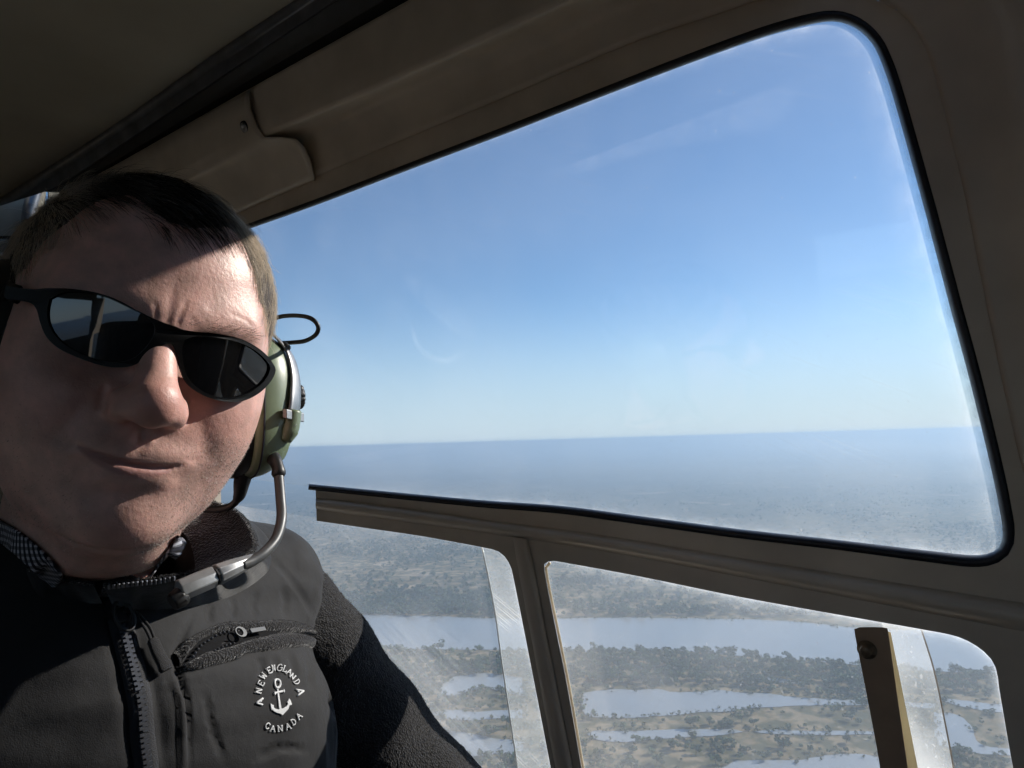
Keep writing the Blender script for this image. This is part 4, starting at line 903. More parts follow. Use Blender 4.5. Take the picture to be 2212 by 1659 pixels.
# chrome stirrup strap, from above the cup down its front flank to a clamp
sp_ = [shellp(.52, 1.18, -.006), shellp(.55, .98, .001), shellp(.62, .70, .0022), shellp(.72, .35, .0022), shellp(.80, .0, .0022), shellp(.82, -.22, .002)]
pth = crv(sp_, 26); wd = np.interp(np.linspace(0, 1, 26), [0, .6, .85, 1], [.0052, .0060, .0068, .007])
tn_ = np.gradient(pth, axis=0); tn_ /= np.linalg.norm(tn_, axis=1)[:, None]; outw = (pth-CU)/np.linalg.norm(pth-CU, axis=1)[:, None]; sd = np.cross(tn_, outw); sd /= np.linalg.norm(sd, axis=1)[:, None]
v, f = loft([h2w(pth+sd*wd[:, None]*a+outw*b) for a, b in [(-1, 0), (-1, .0012), (-.5, .0017), (.5, .0017), (1, .0012), (1, 0)]], close_v=True)
st = add('stirrup', v, f, M['chrome'], headset); fixn(st)
cl = shellp(.83, -.24, .002); co = nrm(cl-CU)
v, f = box(h2w(cl+co*.001), .022, .004, .007, np.stack([HM@nrm(np.cross(UPU, co)), HM@co, HM@UPU])); o = add('clamp', v, f, M['chrome'], headset, False); bevel(o, .0008)
bl = shellp(.82, -.38, .001)
v, f = lathe([(0, .0055), (.0026, .0055), (.0031, .0046), (.0031, .003), (.0046, .0028), (.0046, .001), (.0049, 0), (.0049, -.003)], h2w(bl), HM@nrm(bl-CU), 18); add('clamp_bolt', v, f, M['steel'], headset)
bs = [shellp(.80, -.18, .0008), shellp(.80, -.40, .0008), shellp(.78, -.60, .0004)]
v, f = tube(h2w(crv(bs, 14)), np.interp(np.linspace(0, 1, 14), [0, .7, 1], [.0065, .0065, .004]), 14); add('bolt_pad', v, f, M['olive'], headset)
# volume knob on the outer face
kn = shellp(.10, .12, -.001); ka = nrm(AXU+.1*UPU); a = np.linspace(0, 2*np.pi, 64, endpoint=False)
kN = nrm(np.cross(ka, UPU)); kB = np.cross(ka, kN); rk = .0092*(1+.05*np.sign(np.cos(a*16)))
v, f = loft([h2w(kn+ka*h+s*rk[:, None]*(np.cos(a)[:, None]*kN+np.sin(a)[:, None]*kB)) for s, h in [(.9, -.002), (1, .001), (1, .0075), (.9, .009), (.5, .0095), (.01, .0095)]], close_u=True)
o = add('volume_knob', v, f, M['black'], headset); fixn(o)
# wire bail above the cup
dcup = float((h2w((.098, -.028, -.045)))@c_f)+.004; dtop = float(h2w((.09, .0, .04))@c_f)
def at(x, y, dep): return ray(x, y)*dep
v, f = tube(crv([at(586, 690, dtop+.02), at(612, 683, dtop+.012), at(645, 682, dtop-.004), at(672, 688, dtop-.012), at(687, 704, dtop-.012), at(683, 722, dtop-.010), at(660, 736, dtop-.003), at(630, 740, dtop+.004), at(604, 741, dtop+.012)], 50), .00165, 10); add('wire_bail', v, f, M['black'], headset)
v, f = tube(crv([at(596, 748, dtop+.006), at(612, 746, dtop), at(620, 752, dtop-.004)], 10), .0030, 10); add('bail_pivot', v, f, M['black'], headset)
# headband going over the back of the head on the far side
bp_ = [h2w((-.100, .02, .02)), h2w((-.104, .05, .042)), h2w((-.085, .095, .066)), h2w((-.03, .125, .078)), h2w((.03, .125, .074)), h2w((.078, .09, .05)), h2w((.092, .04, .02))]
v, f = tube(crv(bp_, 50), .0026, 10); add('headband', v, f, M['black'], headset)
# boom: swivel, tube, microphone
bb = [at(584, 982, dcup-.002), at(594, 995, dcup-.010), at(601, 1012, dcup-.014), at(602, 1030, dcup-.016)]
v, f = tube(crv(bb, 14), np.interp(np.linspace(0, 1, 14), [0, .3, .75, .8, .95, 1], [.0062, .0050, .0040, .0048, .0048, .0038]), 16); add('boom_swivel', v, f, M['black'], headset)
bt = [at(602, 1026, dcup-.016), at(606, 1075, dcup-.024), at(608, 1120, dcup-.034), at(597, 1162, dcup-.046), at(573, 1192, dcup-.058), at(545, 1212, dcup-.067), at(520, 1222, dcup-.074)]
v, f = tube(crv(bt, 50), .0034, 14); add('boom_tube', v, f, M['boom'], headset)
ms, me_ = at(548, 1208, dcup-.064), at(466, 1243, dcup-.086)
def barrel(p0, p1, prof, sides, name, mat, par, sq=1.):
    ax = nrm(p1-p0); Lg = np.linalg.norm(p1-p0); N = nrm(np.cross(ax, c_f)); B = np.cross(ax, N); a = np.linspace(0, 2*np.pi, sides, endpoint=False)+math.pi/sides
    v, f = loft([p0+ax*Lg*t+r*(np.cos(a)[:, None]*N+sq*np.sin(a)[:, None]*B) for t, r in prof], close_u=True); n = sides
    f += [tuple(range(n))[::-1], tuple((len(prof)-1)*n+i for i in range(n))]; o = add(name, v, f, mat, par, False); fixn(o); return o
o = barrel(ms, me_, [(0, .0034), (.04, .0038), (.55, .0058), (.96, .0066), (1, .0062)], 10, 'boom_collar', M['mic'], headset); bevel(o, .0006)
m2 = at(462, 1245, dcup-.087); m3_ = at(386, 1277, dcup-.104)
o = barrel(me_+(me_-ms)*.0, m2, [(0, .0058), (1, .0058)], 10, 'mic_gap', M['black'], headset)
mic = barrel(m2, m3_, [(0, .0060), (.03, .0066), (.94, .0066), (.99, .0062), (1, .005)], 8, 'microphone', M['mic'], headset, .8); bevel(mic, .0007)
mw = nrm(m3_-m2)
o = barrel(m3_-mw*.004+c_u*-.003, m3_+mw*.004-c_u*.005, [(0, .0050), (.4, .0062), (1, .0052)], 10, 'mic_foam', M['black'], headset); bevel(o, .001)
# ear-cup lead
ld = [at(527, 1020, dcup+.008), at(522, 1045, dcup+.008), at(517, 1070, dcup+.012), at(503, 1090, dcup+.02), at(478, 1099, dcup+.03), at(440, 1100, dcup+.045)]
v, f = tube(crv(ld, 40), np.interp(np.linspace(0, 1, 40), [0, .12, .28, .34, 1], [.0066, .0056, .0040, .0027, .0027]), 12); add('lead', v, f, M['black'], headset)

# ------------------------------------------------------------------ jacket
jacket = tag(empty('jacket', t2w((0, 0, -.2))), 'black softshell jacket with fleece sleeves, front zip and white anchor emblem', 'jacket')
def fabric(name, col, bumps, sheen=.3, rough=.75, noise=(60, .12)): return pm(name, col, rough, spec=.25, noise=noise, bump=bumps, sheen=sheen)
M['shell'] = fabric('softshell', (.017, .017, .0185), [('noise', 45, .25, .004), ('noise', 220, .12, .0012), ('noise', 1500, .4, .0006)], .25)
M['fleece'] = fabric('fleece', (.018, .0175, .019), [('voronoi', 600, .9, .0014), ('noise', 900, .5, .0010)], .5, .9, (300, .35))
M['tape'] = fabric('zip_tape', (.028, .029, .033), [('voronoi', 1500, .6, .0004)], .2)
M['cordm'] = fabric('zip_cord', (.02, .02, .022), [('voronoi', 1800, .6, .0004)], .2)
M['tooth'] = pm('zip_tooth', (.095, .10, .115), .3, metal=.3, noise=(400, .2), coat=.3)
M['thread'] = fabric('white_thread', (.72, .73, .74), [('noise', 1600, .5, .0006)], .2, .6, (500, .08))
def vest_t(q):                                                # torso coordinates
    q = np.asarray(q, np.float32); m = q.copy(); m[:, 0] = np.abs(m[:, 0])
    d = ell(q, (0, .030, -.21), (.196, .124, .23))
    d = smin(d, ell(m, (.088, -.040, -.150), (.080, .056, .088)), .05)
    d = smin(d, cap(m, (.035, .030, -.008), (.152, .035, -.044), .052, .056), .05)
    d = smin(d, cap(q, (0, -.005, -.09), (0, .012, -.032), .095, .074), .04)
    d = smin(d, ell(q, (0, .0, -.36), (.175, .13, .15)), .05)
    return smax(d, -cap(q, (.026, .005, .004), (.03, .01, .10), .058, .080), .012)            # neck opening
def vest_w(p): return vest_t(w2t(p))
def sleeve_t(q):
    q = np.asarray(q, np.float32)
    d = cap(q, (.180, .045, -.090), (.298, -.055, -.295), .060, .058)
    d = smin(d, cap(q, (.298, -.055, -.295), (.32, -.27, -.40), .056, .045), .03)
    return d
def jpt(px, lift=0., fn=None, t0=.25):
    fn = fn or vest_w; D = np.array([nrm(ray(p[0], p[1])) for p in px]); P = march(fn, np.zeros(3), D, t0, .9)
    if fn is vest_w: N_ = grad(fn, P)[1]; return vest_folds(P, N_)+N_*lift
    return P+grad(fn, P)[1]*lift if lift else P
# seams, placket edges and creases of the vest, drawn on its front
ZC = [(222, 1264), (238, 1298), (258, 1335), (266, 1362), (280, 1413), (290, 1455), (302, 1508), (309, 1584), (316, 1655), (320, 1720)]
FJ = [([(216, 1275), (232, 1330), (246, 1375), (262, 1450), (275, 1530), (283, 1600), (289, 1720)], .0016, 5), ([(203, 1285), (220, 1340), (235, 1385), (251, 1455), (264, 1535), (272, 1605), (278, 1720)], .0007, 2.5),
      ([(290, 1300), (305, 1400), (322, 1450), (335, 1490), (345, 1560), (353, 1655), (357, 1720)], .0016, 5), ([(303, 1300), (318, 1400), (335, 1450), (347, 1490), (356, 1560), (364, 1655), (368, 1720)], .0007, 2.5),
      ([(430, 1300), (400, 1360), (384, 1410), (386, 1450), (402, 1510), (408, 1580), (406, 1720)], .0026, 8), ([(376, 1450), (390, 1510), (396, 1590), (394, 1720)], -.0022, 12),
      ([(700, 1330), (712, 1400), (718, 1480), (716, 1560), (712, 1720)], .004, 6), ([(560, 1180), (620, 1240), (668, 1310), (694, 1365)], .0008, 3),
      ([(455, 1350), (452, 1320), (462, 1296)], .0014, 5), ([(500, 1340), (505, 1310), (498, 1280)], .0012, 5), ([(555, 1340), (545, 1305), (560, 1270)], .0012, 6), ([(612, 1338), (618, 1300), (610, 1260)], .0012, 6),
      ([(560, 1412), (566, 1440), (562, 1470)], .0014, 5), ([(590, 1410), (598, 1445), (592, 1480)], .0014, 5), ([(622, 1405), (634, 1440), (640, 1480)], .0014, 6), ([(650, 1400), (668, 1440), (676, 1500)], .0014, 6),
      ([(440, 1480), (455, 1560), (490, 1660)], .0012, 26), ([(540, 1650), (600, 1615), (680, 1620)], .0014, 16), ([(420, 1290), (470, 1270), (520, 1270)], .0016, 8)]
def vest_folds(P, N):
    px = proj(P); dsp = np.zeros(len(P)); front = ((P*N).sum(1) < 0)
    for pts, dep, w in FJ:
        w = max(w, 8.)
        e, al = pdist(px[:, 0], px[:, 1], pts); fade = np.clip(np.minimum(al, 1-al)*4, 0, 1)**1.5; dsp -= dep*np.exp(-(e/w)**2)*fade
    q = P*1.; s = .0005*np.sin(q[:, 0]*58+9*np.sin(q[:, 2]*23))*np.sin(q[:, 2]*41+6*np.sin(q[:, 1]*31))+.0003*np.sin(q@[71., 40., 95.]+4*np.sin(q@[30., -22., 51.]))
    return P+N*((dsp*front+s))[:, None]
V, F = surf_nets(vest_t, (-.26, -.14, -.50), (.27, .18, .07), .0020)
Vn = grad(vest_t, V)[1]@TM.T; V = vest_folds(t2w(V), Vn)
vest = obj('vest_body', mesh_np('vest_body', V, F, M['shell']), jacket)
# fleece sleeve with drape and fuzz
def sleeve_d(P):                                              # folds of the sleeve
    a = P@[0.0, .3, 1.]
    return .0030*np.sin(P@[38., -22., 60.]+3*np.sin(P@[15., 25., -12.]))+.0018*np.sin(P@[-60., 71., 33.])
SV, SF = surf_nets(sleeve_t, (.08, -.34, -.50), (.40, .13, .0), .0028)
SN = grad(sleeve_t, SV)[1]; SV = SV+SN*sleeve_d(SV)[:, None]
gz = np.random.default_rng(8); SV = SV+SN*gz.normal(0, .00035, (len(SV), 1))
slv = obj('sleeve', mesh_np('sleeve', t2w(SV), SF, M['fleece']), jacket); tag(slv, 'black fleece sleeve')
def fuzz(Vw, Nw, F, n, ln, wd, par, name, seedv, keep=None):
    gq = np.random.default_rng(seedv); idx = gq.integers(len(F), size=n) if keep is None else gq.choice(np.nonzero(keep)[0], n)
    u, w = gq.random((n, 1)), gq.random((n, 1)); q = Vw[F[idx]]; P = q[:, 0]*(1-u)*(1-w)+q[:, 1]*u*(1-w)+q[:, 2]*u*w+q[:, 3]*(1-u)*w; N = Nw[F[idx]].mean(1)
    V2, F2 = strands(P-N*.0004, N+gq.normal(0, .7, (n, 3)), gq.uniform(.5, 1.2, n)*ln, wd, 3, gq.normal(0, 1.2, (n, 3)), 0, gq)
    o = obj(name, mesh_np(name, V2, F2, M['fuzz']), par); tag(o, kind='stuff'); return o
M['fuzz'] = fabric('fleece_fibre', (.028, .0275, .030), [], .3, .9, (200, .3))
fcs = SV[SF].mean(1); vis_ = ((t2w(fcs)*(SN[SF].mean(1)@TM.T)).sum(1) < .35*np.linalg.norm(t2w(fcs), axis=1))
fuzz(t2w(SV), SN@TM.T, SF, 42000, .0021, .00016, slv, 'fleece_fibres', 5, vis_)

# collar: fleece-lined, open at the front
def pd(l):
    out = []
    for x, y, d in l:
        r = ray(x, y); b = march(lambda q: bust_sdf(w2h(q)), np.zeros(3), nrm(r)[None], .22, .9)[0]; db = b@c_f
        out.append(r*(min(d, db-.006) if 0 < db < .7 and d < .5 else d))
    return np.array(out)
rim_c = pd([(224, 1266, .402), (300, 1257, .408), (385, 1246, .420), (470, 1228, .436), (540, 1200, .470), (556, 1168, .500), (524, 1112, .535), (466, 1086, .562), (380, 1085, .590), (200, 1085, .600), (60, 1095, .560), (-60, 1140, .500), (-40, 1195, .455), (55, 1232, .425), (135, 1256, .410), (204, 1268, .400)])
bf = jpt([(246, 1304), (312, 1316), (405, 1312), (505, 1288), (578, 1240), (592, 1196), (566, 1152)], -.003); bk = t2w([(.100, .075, .012), (.055, .115, .02), (-.03, .12, .02), (-.095, .085, .012), (-.112, .03, .0)]); bl_ = jpt([(15, 1290), (80, 1302), (150, 1304), (226, 1302)], -.003)
base_c = np.vstack([bf, bk, bl_])
inn_c = w2t(rim_c)*[.64, .64, 1]+[.004, .010, -.016]; inn_c = t2w(inn_c)
K = 10; rc, bc2, ic = crvk(rim_c, K), crvk(base_c, K), crvk(inn_c, K)
upv_ = np.array([0, 0, 1.])
rowsC = [bc2, bc2*.75+rc*.25, bc2*.5+rc*.5, bc2*.2+rc*.8, rc+(bc2-rc)*.04+upv_*.0005, rc+upv_*.0028+(ic-rc)*.05, rc+(ic-rc)*.14+upv_*.001, rc*.75+ic*.25-upv_*.002, rc*.4+ic*.6, ic]
wob = np.sin(np.arange(len(rc))*.35)*.0016+np.sin(np.arange(len(rc))*.9+1)*.0008
for i in (1, 2, 3, 7, 8): rowsC[i] = rowsC[i]+(rowsC[i]-TT)/np.linalg.norm(rowsC[i]-TT, axis=1)[:, None]*wob[:, None]*(1.5 if i in (2, 8) else 1)
v, f = loft(rowsC); collar = add('collar', v, f, M['fleece'], jacket); fixn(collar); tag(collar, 'open stand-up collar lined with black fleece')
me = collar.data; me.materials.append(M['shell']); npf = len(rc)-1
for i, p in enumerate(me.polygons): p.material_index = 1 if i < npf*4 else 0
ss = collar.modifiers.new('sub', 'SUBSURF'); ss.levels = 1; ss.render_levels = 1
cV = np.array(v); cF = np.array([q for q in f[npf*4:] if len(q) == 4]); cN = np.zeros_like(cV); nn = np.cross(cV[cF[:, 1]]-cV[cF[:, 0]], cV[cF[:, 3]]-cV[cF[:, 0]]); nn /= np.linalg.norm(nn, axis=1)[:, None]+1e-12
nn = np.where((nn@c_f > 0)[:, None], -nn, nn)
for k in range(4): np.add.at(cN, cF[:, k], nn)
cN /= np.linalg.norm(cN, axis=1)[:, None]+1e-9
fuzz(cV, cN, cF, 9000, .0020, .00016, collar, 'collar_fibres', 6)

# shirt collar under it
def plaid():
    m = bpy.data.materials.new('plaid_cotton'); m.use_nodes = True; t = m.node_tree; b = t.nodes['Principled BSDF']; b.inputs['Roughness'].default_value = .85
    tc = t.nodes.new('ShaderNodeTexCoord'); last = None
    for ax, sc in (('X', 95), ('Z', 85)):
        w = t.nodes.new('ShaderNodeTexWave'); w.bands_direction = ax; w.inputs['Scale'].default_value = sc; w.inputs['Distortion'].default_value = .4; t.links.new(tc.outputs['Object'], w.inputs[0])
        r = t.nodes.new('ShaderNodeValToRGB'); r.color_ramp.elements[0].position = .42; r.color_ramp.elements[1].position = .58; r.color_ramp.elements[0].color = (.02, .022, .04, 1); r.color_ramp.elements[1].color = (.62, .63, .68, 1); t.links.new(w.outputs['Fac'], r.inputs[0])
        if last is None: last = r.outputs[0]
        else:
            x = t.nodes.new('ShaderNodeMix'); x.data_type = 'RGBA'; x.blend_type = 'MULTIPLY'; x.inputs[0].default_value = .8; t.links.new(last, x.inputs[6]); t.links.new(r.outputs[0], x.inputs[7]); last = x.outputs[2]
    t.links.new(last, b.inputs['Base Color']); return m
M['plaid'] = plaid(); bw_ = lambda q: bust_sdf(w2h(q))
for top, bot, lf_ in (([(-60, 1085), (0, 1118), (50, 1148), (95, 1185), (128, 1222), (146, 1254)], [(-60, 1130), (0, 1155), (42, 1180), (82, 1214), (110, 1246), (130, 1270)], .002),
                      ([(380, 1152), (370, 1168), (358, 1186), (344, 1206), (328, 1230), (312, 1254)], [(390, 1158), (381, 1175), (370, 1194), (355, 1215), (339, 1238), (322, 1262)], .0022)):
    T_, B_ = jpt(crvk(top, 6), lf_, bw_, .2), jpt(crvk(bot, 6), lf_*2.2, bw_, .2)
    v, f = loft([T_*(1-a)+B_*a for a in np.linspace(0, 1, 6)]); o = add('shirt_collar', v, f, M['plaid'], person); s_ = o.modifiers.new('thick', 'SOLIDIFY'); s_.thickness = .0016; s_.offset = 0

# ------------------------------------------------------------------ front zip
def frames(px, lift=0.):
    P = jpt(px); N = grad(vest_w, P)[1]; T = np.gradient(P, axis=0); T /= np.linalg.norm(T, axis=1)[:, None]; S = np.cross(N, T); S /= np.linalg.norm(S, axis=1)[:, None]
    return P+N*lift, N, T, S
zc = crv(ZC[2:], 140); P, N, T, S = frames(zc, .0004)
v, f = loft([P+S*a+N*b for a, b in [(-.0068, -.001), (-.0062, .0009), (-.0015, .0012), (.0015, .0012), (.0062, .0009), (.0068, -.001)]])
zipper = add('zipper', v, f, M['tape'], jacket); fixn(zipper); tag(zipper, 'chunky dark zip with grey teeth')
seg = np.r_[0, np.cumsum(np.linalg.norm(np.diff(P, axis=0), axis=1))]; pitch = .0031; tv, tf = [], []
tv = np.array([(-.0010, -.0011, 0), (.0016, -.0011, 0), (.0026, -.0007, 0), (.0026, .0007, 0), (.0016, .0011, 0), (-.0010, .0011, 0)]); tv = np.vstack([tv, tv*[.92, .85, 1]+[0, 0, .0014]])
tooth_me = mesh('tooth', tv, [(5, 4, 3, 2, 1, 0), (6, 7, 8, 9, 10, 11)]+[(i, (i+1) % 6, 6+(i+1) % 6, 6+i) for i in range(6)], M['tooth'], False)
for k in range(int((seg[-1]-.004)/pitch)):
    for sd_ in (-1, 1):
        s0 = .003+k*pitch+(pitch/2 if sd_ > 0 else 0); i = min(int(np.searchsorted(seg, s0)), len(P)-1)
        X = -S[i]*sd_; Y = np.cross(N[i], X); o = bpy.data.objects.new('tooth', tooth_me); COL.objects.link(o); o.parent = zipper
        mm = Matrix((X, Y, N[i])).transposed().to_4x4(); mm.translation = Vector(P[i]+N[i]*.0011+S[i]*sd_*.0016); o.matrix_parent_inverse = zipper.matrix_world.inverted(); o.matrix_basis = Matrix.Translation(Vector()) @ mm
# parent of zipper is offset: undo it for the children
# open teeth along the collar edge
oe = crv([(240, 1268), (262, 1266), (300, 1261), (340, 1257), (378, 1250)], 15); oe3 = np.array([ray(x, y)*d for (x, y), d in zip(oe, np.interp(oe[:, 0], [224, 300, 385], [.4005, .4065, .4185]))])
for p_ in oe3:
    o = bpy.data.objects.new('tooth', tooth_me); COL.objects.link(o); mm = Matrix((nrm(c_u), nrm(c_r), -c_f)).transposed().to_4x4()@Matrix.Scale(.8, 4); mm.translation = Vector(p_-c_f*.0012); o.parent = zipper; o.matrix_parent_inverse = zipper.matrix_world.inverted(); o.matrix_basis = mm
# slider, puller ring, cords and ribbed tab
sl_px = [(252, 1322), (258, 1334), (264, 1350)]; Ps, Ns, Ts, Ss = frames(np.array(sl_px), .002)
v, f = loft([Ps[1]+Ts[1]*a+Ss[1]*w*s+Ns[1]*h for a, w, h in [(-.0055, .004, .0)] for s in (-1, 1)]+[Ps[1]] , False) if False else box(Ps[1]+Ns[1]*.0012, .0078, .0105, .0042, np.stack([Ss[1], Ts[1], Ns[1]]))
o = add('zip_slider', v, f, M['black'], zipper, False); bevel(o, .0012)
pr_ = Ps[1]+Ns[1]*.0045
rg = [pr_+(-Ts[1])*(.0105*math.cos(a)*-1 if False else .010*math.cos(a))*1+Ss[1]*.0052*math.sin(a)+Ns[1]*(.001+.001*math.cos(a)) for a in np.linspace(0, 2*math.pi, 26)]
v, f = tube(np.array(rg)+Ts[1]*.002, .0011, 8, False); add('pull_ring', v, f, M['black'], zipper)
for dx in (-5, 5):
    cpx = np.array([(262+dx*.4, 1326), (284+dx*.3, 1334), (296+dx, 1350), (310+dx, 1368), (322+dx*.8, 1392)]); Pc, Nc, _, _ = frames(crv(cpx, 24), 0.)
    v, f = tube(Pc+Nc*np.interp(np.linspace(0, 1, 24), [0, .3, 1], [.006, .008, .0058])[:, None], .00095, 8); add('pull_cord', v, f, M['cordm'], zipper)
tb = crv([(321, 1388), (328, 1406), (336, 1425), (347, 1447), (352, 1456)], 60); Pt, Nt, Tt, St = frames(tb, .0055); rib = .00018*np.sign(np.sin(np.arange(60)*2.1)); wt = np.interp(np.arange(60), [0, 4, 45, 54, 59], [.0024, .0034, .0037, .0043, .0036])
v, f = loft([Pt+St*(wt+rib)[:, None]*a+Nt*(b*(1+0*wt)+rib*np.sign(b))[:, None] for a, b in [(-1, -.0008), (-1, .0008), (-.7, .0016), (.7, .0016), (1, .0008), (1, -.0008), (.7, -.0014), (-.7, -.0014)]], close_v=True)
o = add('pull_tab', v, f, M['cordm'], zipper); fixn(o)

# ------------------------------------------------------------------ chest pocket with fleece edges
def band(top, bot, lift, name, par, mat, seedv):
    a, b = crv(top, 46), crv(bot, 46); rw_ = []
    for t_, h in [(-.04, -.0015), (.04, .0016), (.2, .0038), (.5, .0048), (.8, .0038), (.96, .0016), (1.04, -.0015)]:
        rw_.append(jpt(a*(1-t_)+b*t_, h+lift))
    v, f = loft(rw_); gq = np.random.default_rng(seedv); o = add(name, v, f, mat, par); fixn(o)
    v = np.array(v); f = np.array(f); nn = np.cross(v[f[:, 1]]-v[f[:, 0]], v[f[:, 3]]-v[f[:, 0]]); nn /= np.linalg.norm(nn, axis=1)[:, None]+1e-12; nn = np.where(((nn*v[f].mean(1)).sum(1) > 0)[:, None], -nn, nn); NV = np.zeros_like(v)
    for k in range(4): np.add.at(NV, f[:, k], nn)
    NV /= np.linalg.norm(NV, axis=1)[:, None]+1e-9; fuzz(v, NV, f, 4200, .0015, .00015, o if par is jacket else par, 'trim_fibres', seedv); return o
px_o = crv([(386, 1438), (392, 1412), (428, 1382), (484, 1364), (540, 1366), (600, 1366), (560, 1380), (505, 1396), (446, 1412), (404, 1436), (386, 1438)], 60)[:-1]
c_ = px_o.mean(0); v, f = loft([jpt(c_+(px_o-c_)*s, .0012) for s in (1.05, .7, .4, .1)], close_u=True)
pocket = add('chest_pocket', v, f, fabric('pocket_lining', (.006, .006, .007), [('noise', 800, .4, .0006)], 0., .95), jacket); fixn(pocket); tag(pocket, 'half open chest pocket with fleece edging')
band([(374, 1412), (397, 1386), (425, 1371), (449, 1360), (484, 1348), (548, 1345), (611, 1342), (663, 1353), (687, 1370)], [(390, 1440), (405, 1414), (430, 1386), (455, 1374), (484, 1366), (548, 1366), (611, 1366), (663, 1369), (686, 1377)], 0, 'pocket_trim', pocket, M['fleece'], 31)
band([(392, 1440), (412, 1428), (441, 1412), (503, 1396), (540, 1384), (611, 1368), (663, 1374), (688, 1379)], [(386, 1450), (420, 1448), (452, 1440), (510, 1425), (532, 1412), (579, 1406), (656, 1398), (691, 1411)], 0, 'pocket_trim', pocket, M['fleece'], 32)
bead_me = mesh('tooth', *lathe([(0, .0012), (.0006, .0010), (.0009, .0003), (.0009, -.0006)], (0, 0, 0), (0, 0, 1), 8), M['tooth'])
for c2, n2 in ((crv([(410, 1424), (418, 1412), (430, 1398), (447, 1387), (465, 1376), (484, 1371)], 11), 11), (crv([(456, 1412), (470, 1405), (484, 1399), (498, 1396)], 6), 6)):
    Pz = jpt(c2, .0032); Nz = grad(vest_w, Pz)[1]
    for p_, n_ in zip(Pz, Nz):
        o = bpy.data.objects.new('tooth', bead_me); COL.objects.link(o); o.parent = pocket; o.matrix_basis = Matrix.Translation(Vector(p_))@Vector(n_).to_track_quat('Z', 'Y').to_matrix().to_4x4(); o.matrix_parent_inverse = pocket.matrix_world.inverted()
Pz, Nz, Tz, Sz = frames(np.array([(494, 1376), (512, 1377), (530, 1375), (560, 1369)]), .006)
a = np.linspace(0, 2*np.pi, 24, endpoint=False); cc_ = Pz[1]-Tz[1]*.002; ringo = [cc_+Tz[1]*.0050*np.cos(t)+Sz[1]*.0042*np.sin(t) for t in a]; ringi = [cc_-Tz[1]*.0012+Tz[1]*.0030*np.cos(t)+Sz[1]*.0031*np.sin(t) for t in a]
v, f = prism(np.array(ringo)+Nz[1]*.0007, np.array(ringo)-Nz[1]*.0007, [(np.array(ringi)+Nz[1]*.0007, np.array(ringi)-Nz[1]*.0007)]); o = add('pocket_puller', v, f, M['boom'], pocket, False); fixn(o)
v, f = box((Pz[2]+Pz[3])/2, np.linalg.norm(Pz[3]-Pz[2])*1.15, .0036, .0016, np.stack([nrm(Pz[3]-Pz[2]), nrm(np.cross(Nz[2], Pz[3]-Pz[2])), Nz[2]])); o = add('puller_tail', v, f, M['boom'], pocket, False); bevel(o, .0004)

# ------------------------------------------------------------------ embroidered emblem
ez = lambda p: np.array([(521.2+x*.1124, 1415.4+y*.1124) for x, y in p])
def stroke(pts, w, lift=.0006, n=None):
    c2 = ez(pts); n = n or max(4, int(len(c2)*3)); c2 = crv(c2, n) if len(c2) > 2 else np.linspace(c2[0], c2[-1], 5); P = jpt(c2, lift)
    return tube(P, np.full(len(P), w), 6)
def blob(poly, lift=.0009):
    c2 = ez(poly); P = jpt(c2, lift); B2 = jpt(c2, -.0006); return prism(P, B2)
parts = []
el = [(690+56*math.cos(t), 545+82*math.sin(t)) for t in np.linspace(0, 2*math.pi, 25)]; parts.append(stroke(el, .00085, n=40))
parts += [stroke([(640, 732), (700, 715), (790, 695)], .0008), stroke([(632, 708), (628, 736), (640, 762)], .0008), stroke([(795, 672), (805, 692), (800, 712)], .0010)]
parts.append(blob([(680, 640), (702, 640), (722, 800), (735, 900), (752, 1010), (760, 1060), (735, 1060), (716, 1010), (704, 900), (690, 760)]))
parts.append(blob([(548, 928), (575, 950), (612, 962), (610, 1010), (650, 1035), (700, 1045), (740, 1035), (800, 1020), (850, 985), (880, 940), (862, 905), (880, 880), (900, 840), (925, 880), (945, 955), (925, 968), (905, 960), (880, 1040), (830, 1095), (780, 1155), (740, 1125), (680, 1110), (620, 1080), (585, 1040), (575, 1060), (560, 1000)]))
v, f = merge(parts); emblem = add('emblem', v, f, M['thread'], jacket, False); fixn(emblem); tag(emblem, 'white embroidered anchor ringed by lettering')
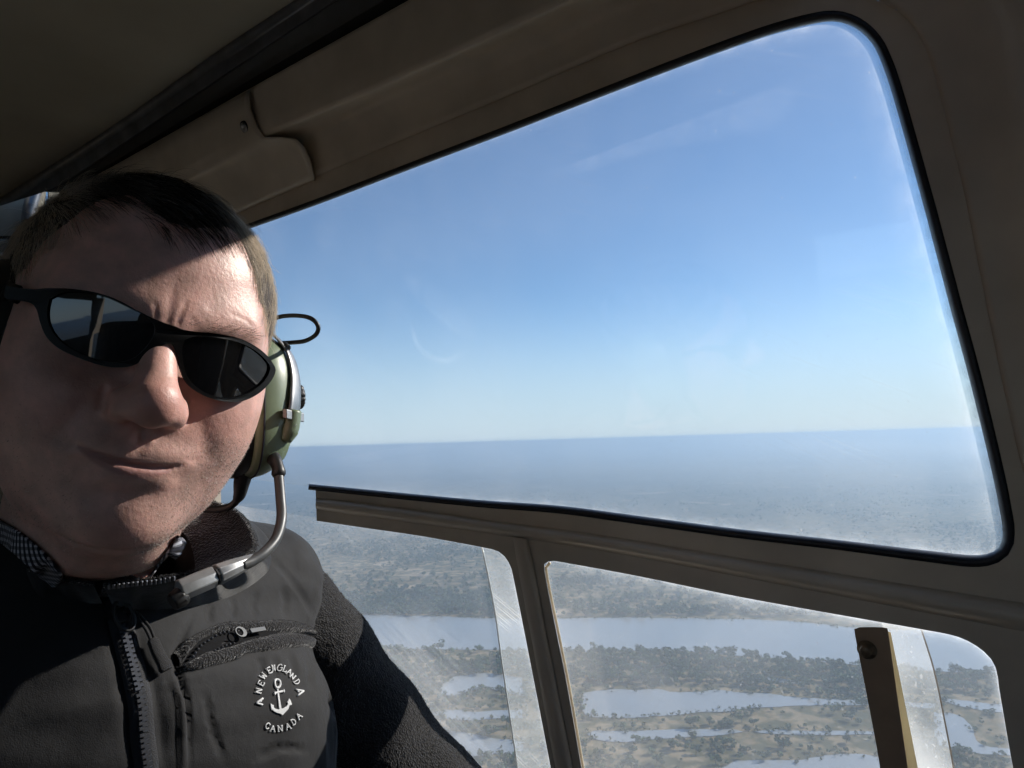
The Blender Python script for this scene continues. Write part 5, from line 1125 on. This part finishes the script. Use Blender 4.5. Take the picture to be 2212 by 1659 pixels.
GL = {'A': [[(-.42, -.5), (0, .5), (.42, -.5)], [(-.22, -.12), (.22, -.12)], [(-.55, -.5), (-.25, -.5)], [(.25, -.5), (.55, -.5)]], 'N': [[(-.35, -.5), (-.35, .5), (.35, -.5), (.35, .5)], [(-.5, -.5), (-.18, -.5)], [(.18, .5), (.5, .5)], [(-.5, .5), (-.35, .5)]],
      'E': [[(.35, .5), (-.3, .5), (-.3, -.5), (.35, -.5)], [(-.3, 0), (.18, 0)], [(.35, .5), (.35, .3)], [(.35, -.5), (.35, -.3)], [(-.42, .5), (-.3, .5)], [(-.42, -.5), (-.3, -.5)]], 'W': [[(-.5, .5), (-.25, -.5), (0, .25), (.25, -.5), (.5, .5)], [(-.62, .5), (-.36, .5)], [(.36, .5), (.62, .5)]],
      'G': [[(.34, .32), (.1, .5), (-.2, .42), (-.36, .1), (-.34, -.2), (-.15, -.47), (.12, -.5), (.32, -.32), (.32, -.02)], [(.1, -.02), (.45, -.02)]], 'L': [[(-.22, .5), (-.22, -.5), (.36, -.5), (.36, -.25)], [(-.4, .5), (-.05, .5)], [(-.4, -.5), (-.22, -.5)]],
      'D': [[(-.28, .5), (.05, .46), (.32, .2), (.34, -.15), (.08, -.46), (-.28, -.5)], [(-.25, .5), (-.25, -.5)], [(-.42, .5), (-.25, .5)], [(-.42, -.5), (-.25, -.5)]], 'C': [[(.36, .25), (.15, .48), (-.15, .45), (-.36, .12), (-.34, -.2), (-.12, -.48), (.15, -.48), (.36, -.25)], [(.36, .5), (.36, .25)]]}
def letter(ch, cx, cy_, ang, h=112, w=100, wd=.00036):
    ps = []; ca, sa = math.cos(R_(ang)), math.sin(R_(ang)); rnd = ch in 'GDC'
    for st_ in GL[ch]:
        q = [(cx+(x*w*ca+y*h*sa), cy_+(x*w*sa-y*h*ca)) for x, y in st_]
        if rnd and len(q) > 4: ps.append(stroke(q, wd*1.25))
        else:
            for a_, b_ in zip(q[:-1], q[1:]): ps.append(stroke([a_, b_], wd*(1.3 if len(st_) > 2 else 1.)))
    v, f = merge(ps); o = add('letter', v, f, M['thread'], emblem, True)
for ch, x, y, a_ in [('N', 320, 690, -76), ('E', 365, 545, -62), ('W', 412, 405, -46), ('E', 522, 300, -28), ('N', 615, 250, -12), ('G', 738, 240, 3), ('L', 832, 265, 16), ('A', 920, 325, 28), ('N', 995, 405, 45), ('D', 1065, 515, 60), ('C', 505, 1360, 21), ('A', 605, 1410, 8), ('N', 742, 1410, -4), ('A', 885, 1370, -18), ('D', 985, 1285, -30), ('A', 1085, 1175, -44)]: letter(ch, x, y, a_)
for tip, b1, b2, nk in (((272, 925), (405, 832), (395, 955), (352, 905)), ((1196, 688), (1035, 665), (1065, 785), (1100, 715))):
    v, f = merge([stroke([b1, tip], .0007), stroke([tip, b2], .0007), stroke([nk, ((b1[0]+nk[0])/2, (b1[1]+nk[1])/2)], .0005)]); add('letter', v, f, M['thread'], emblem)
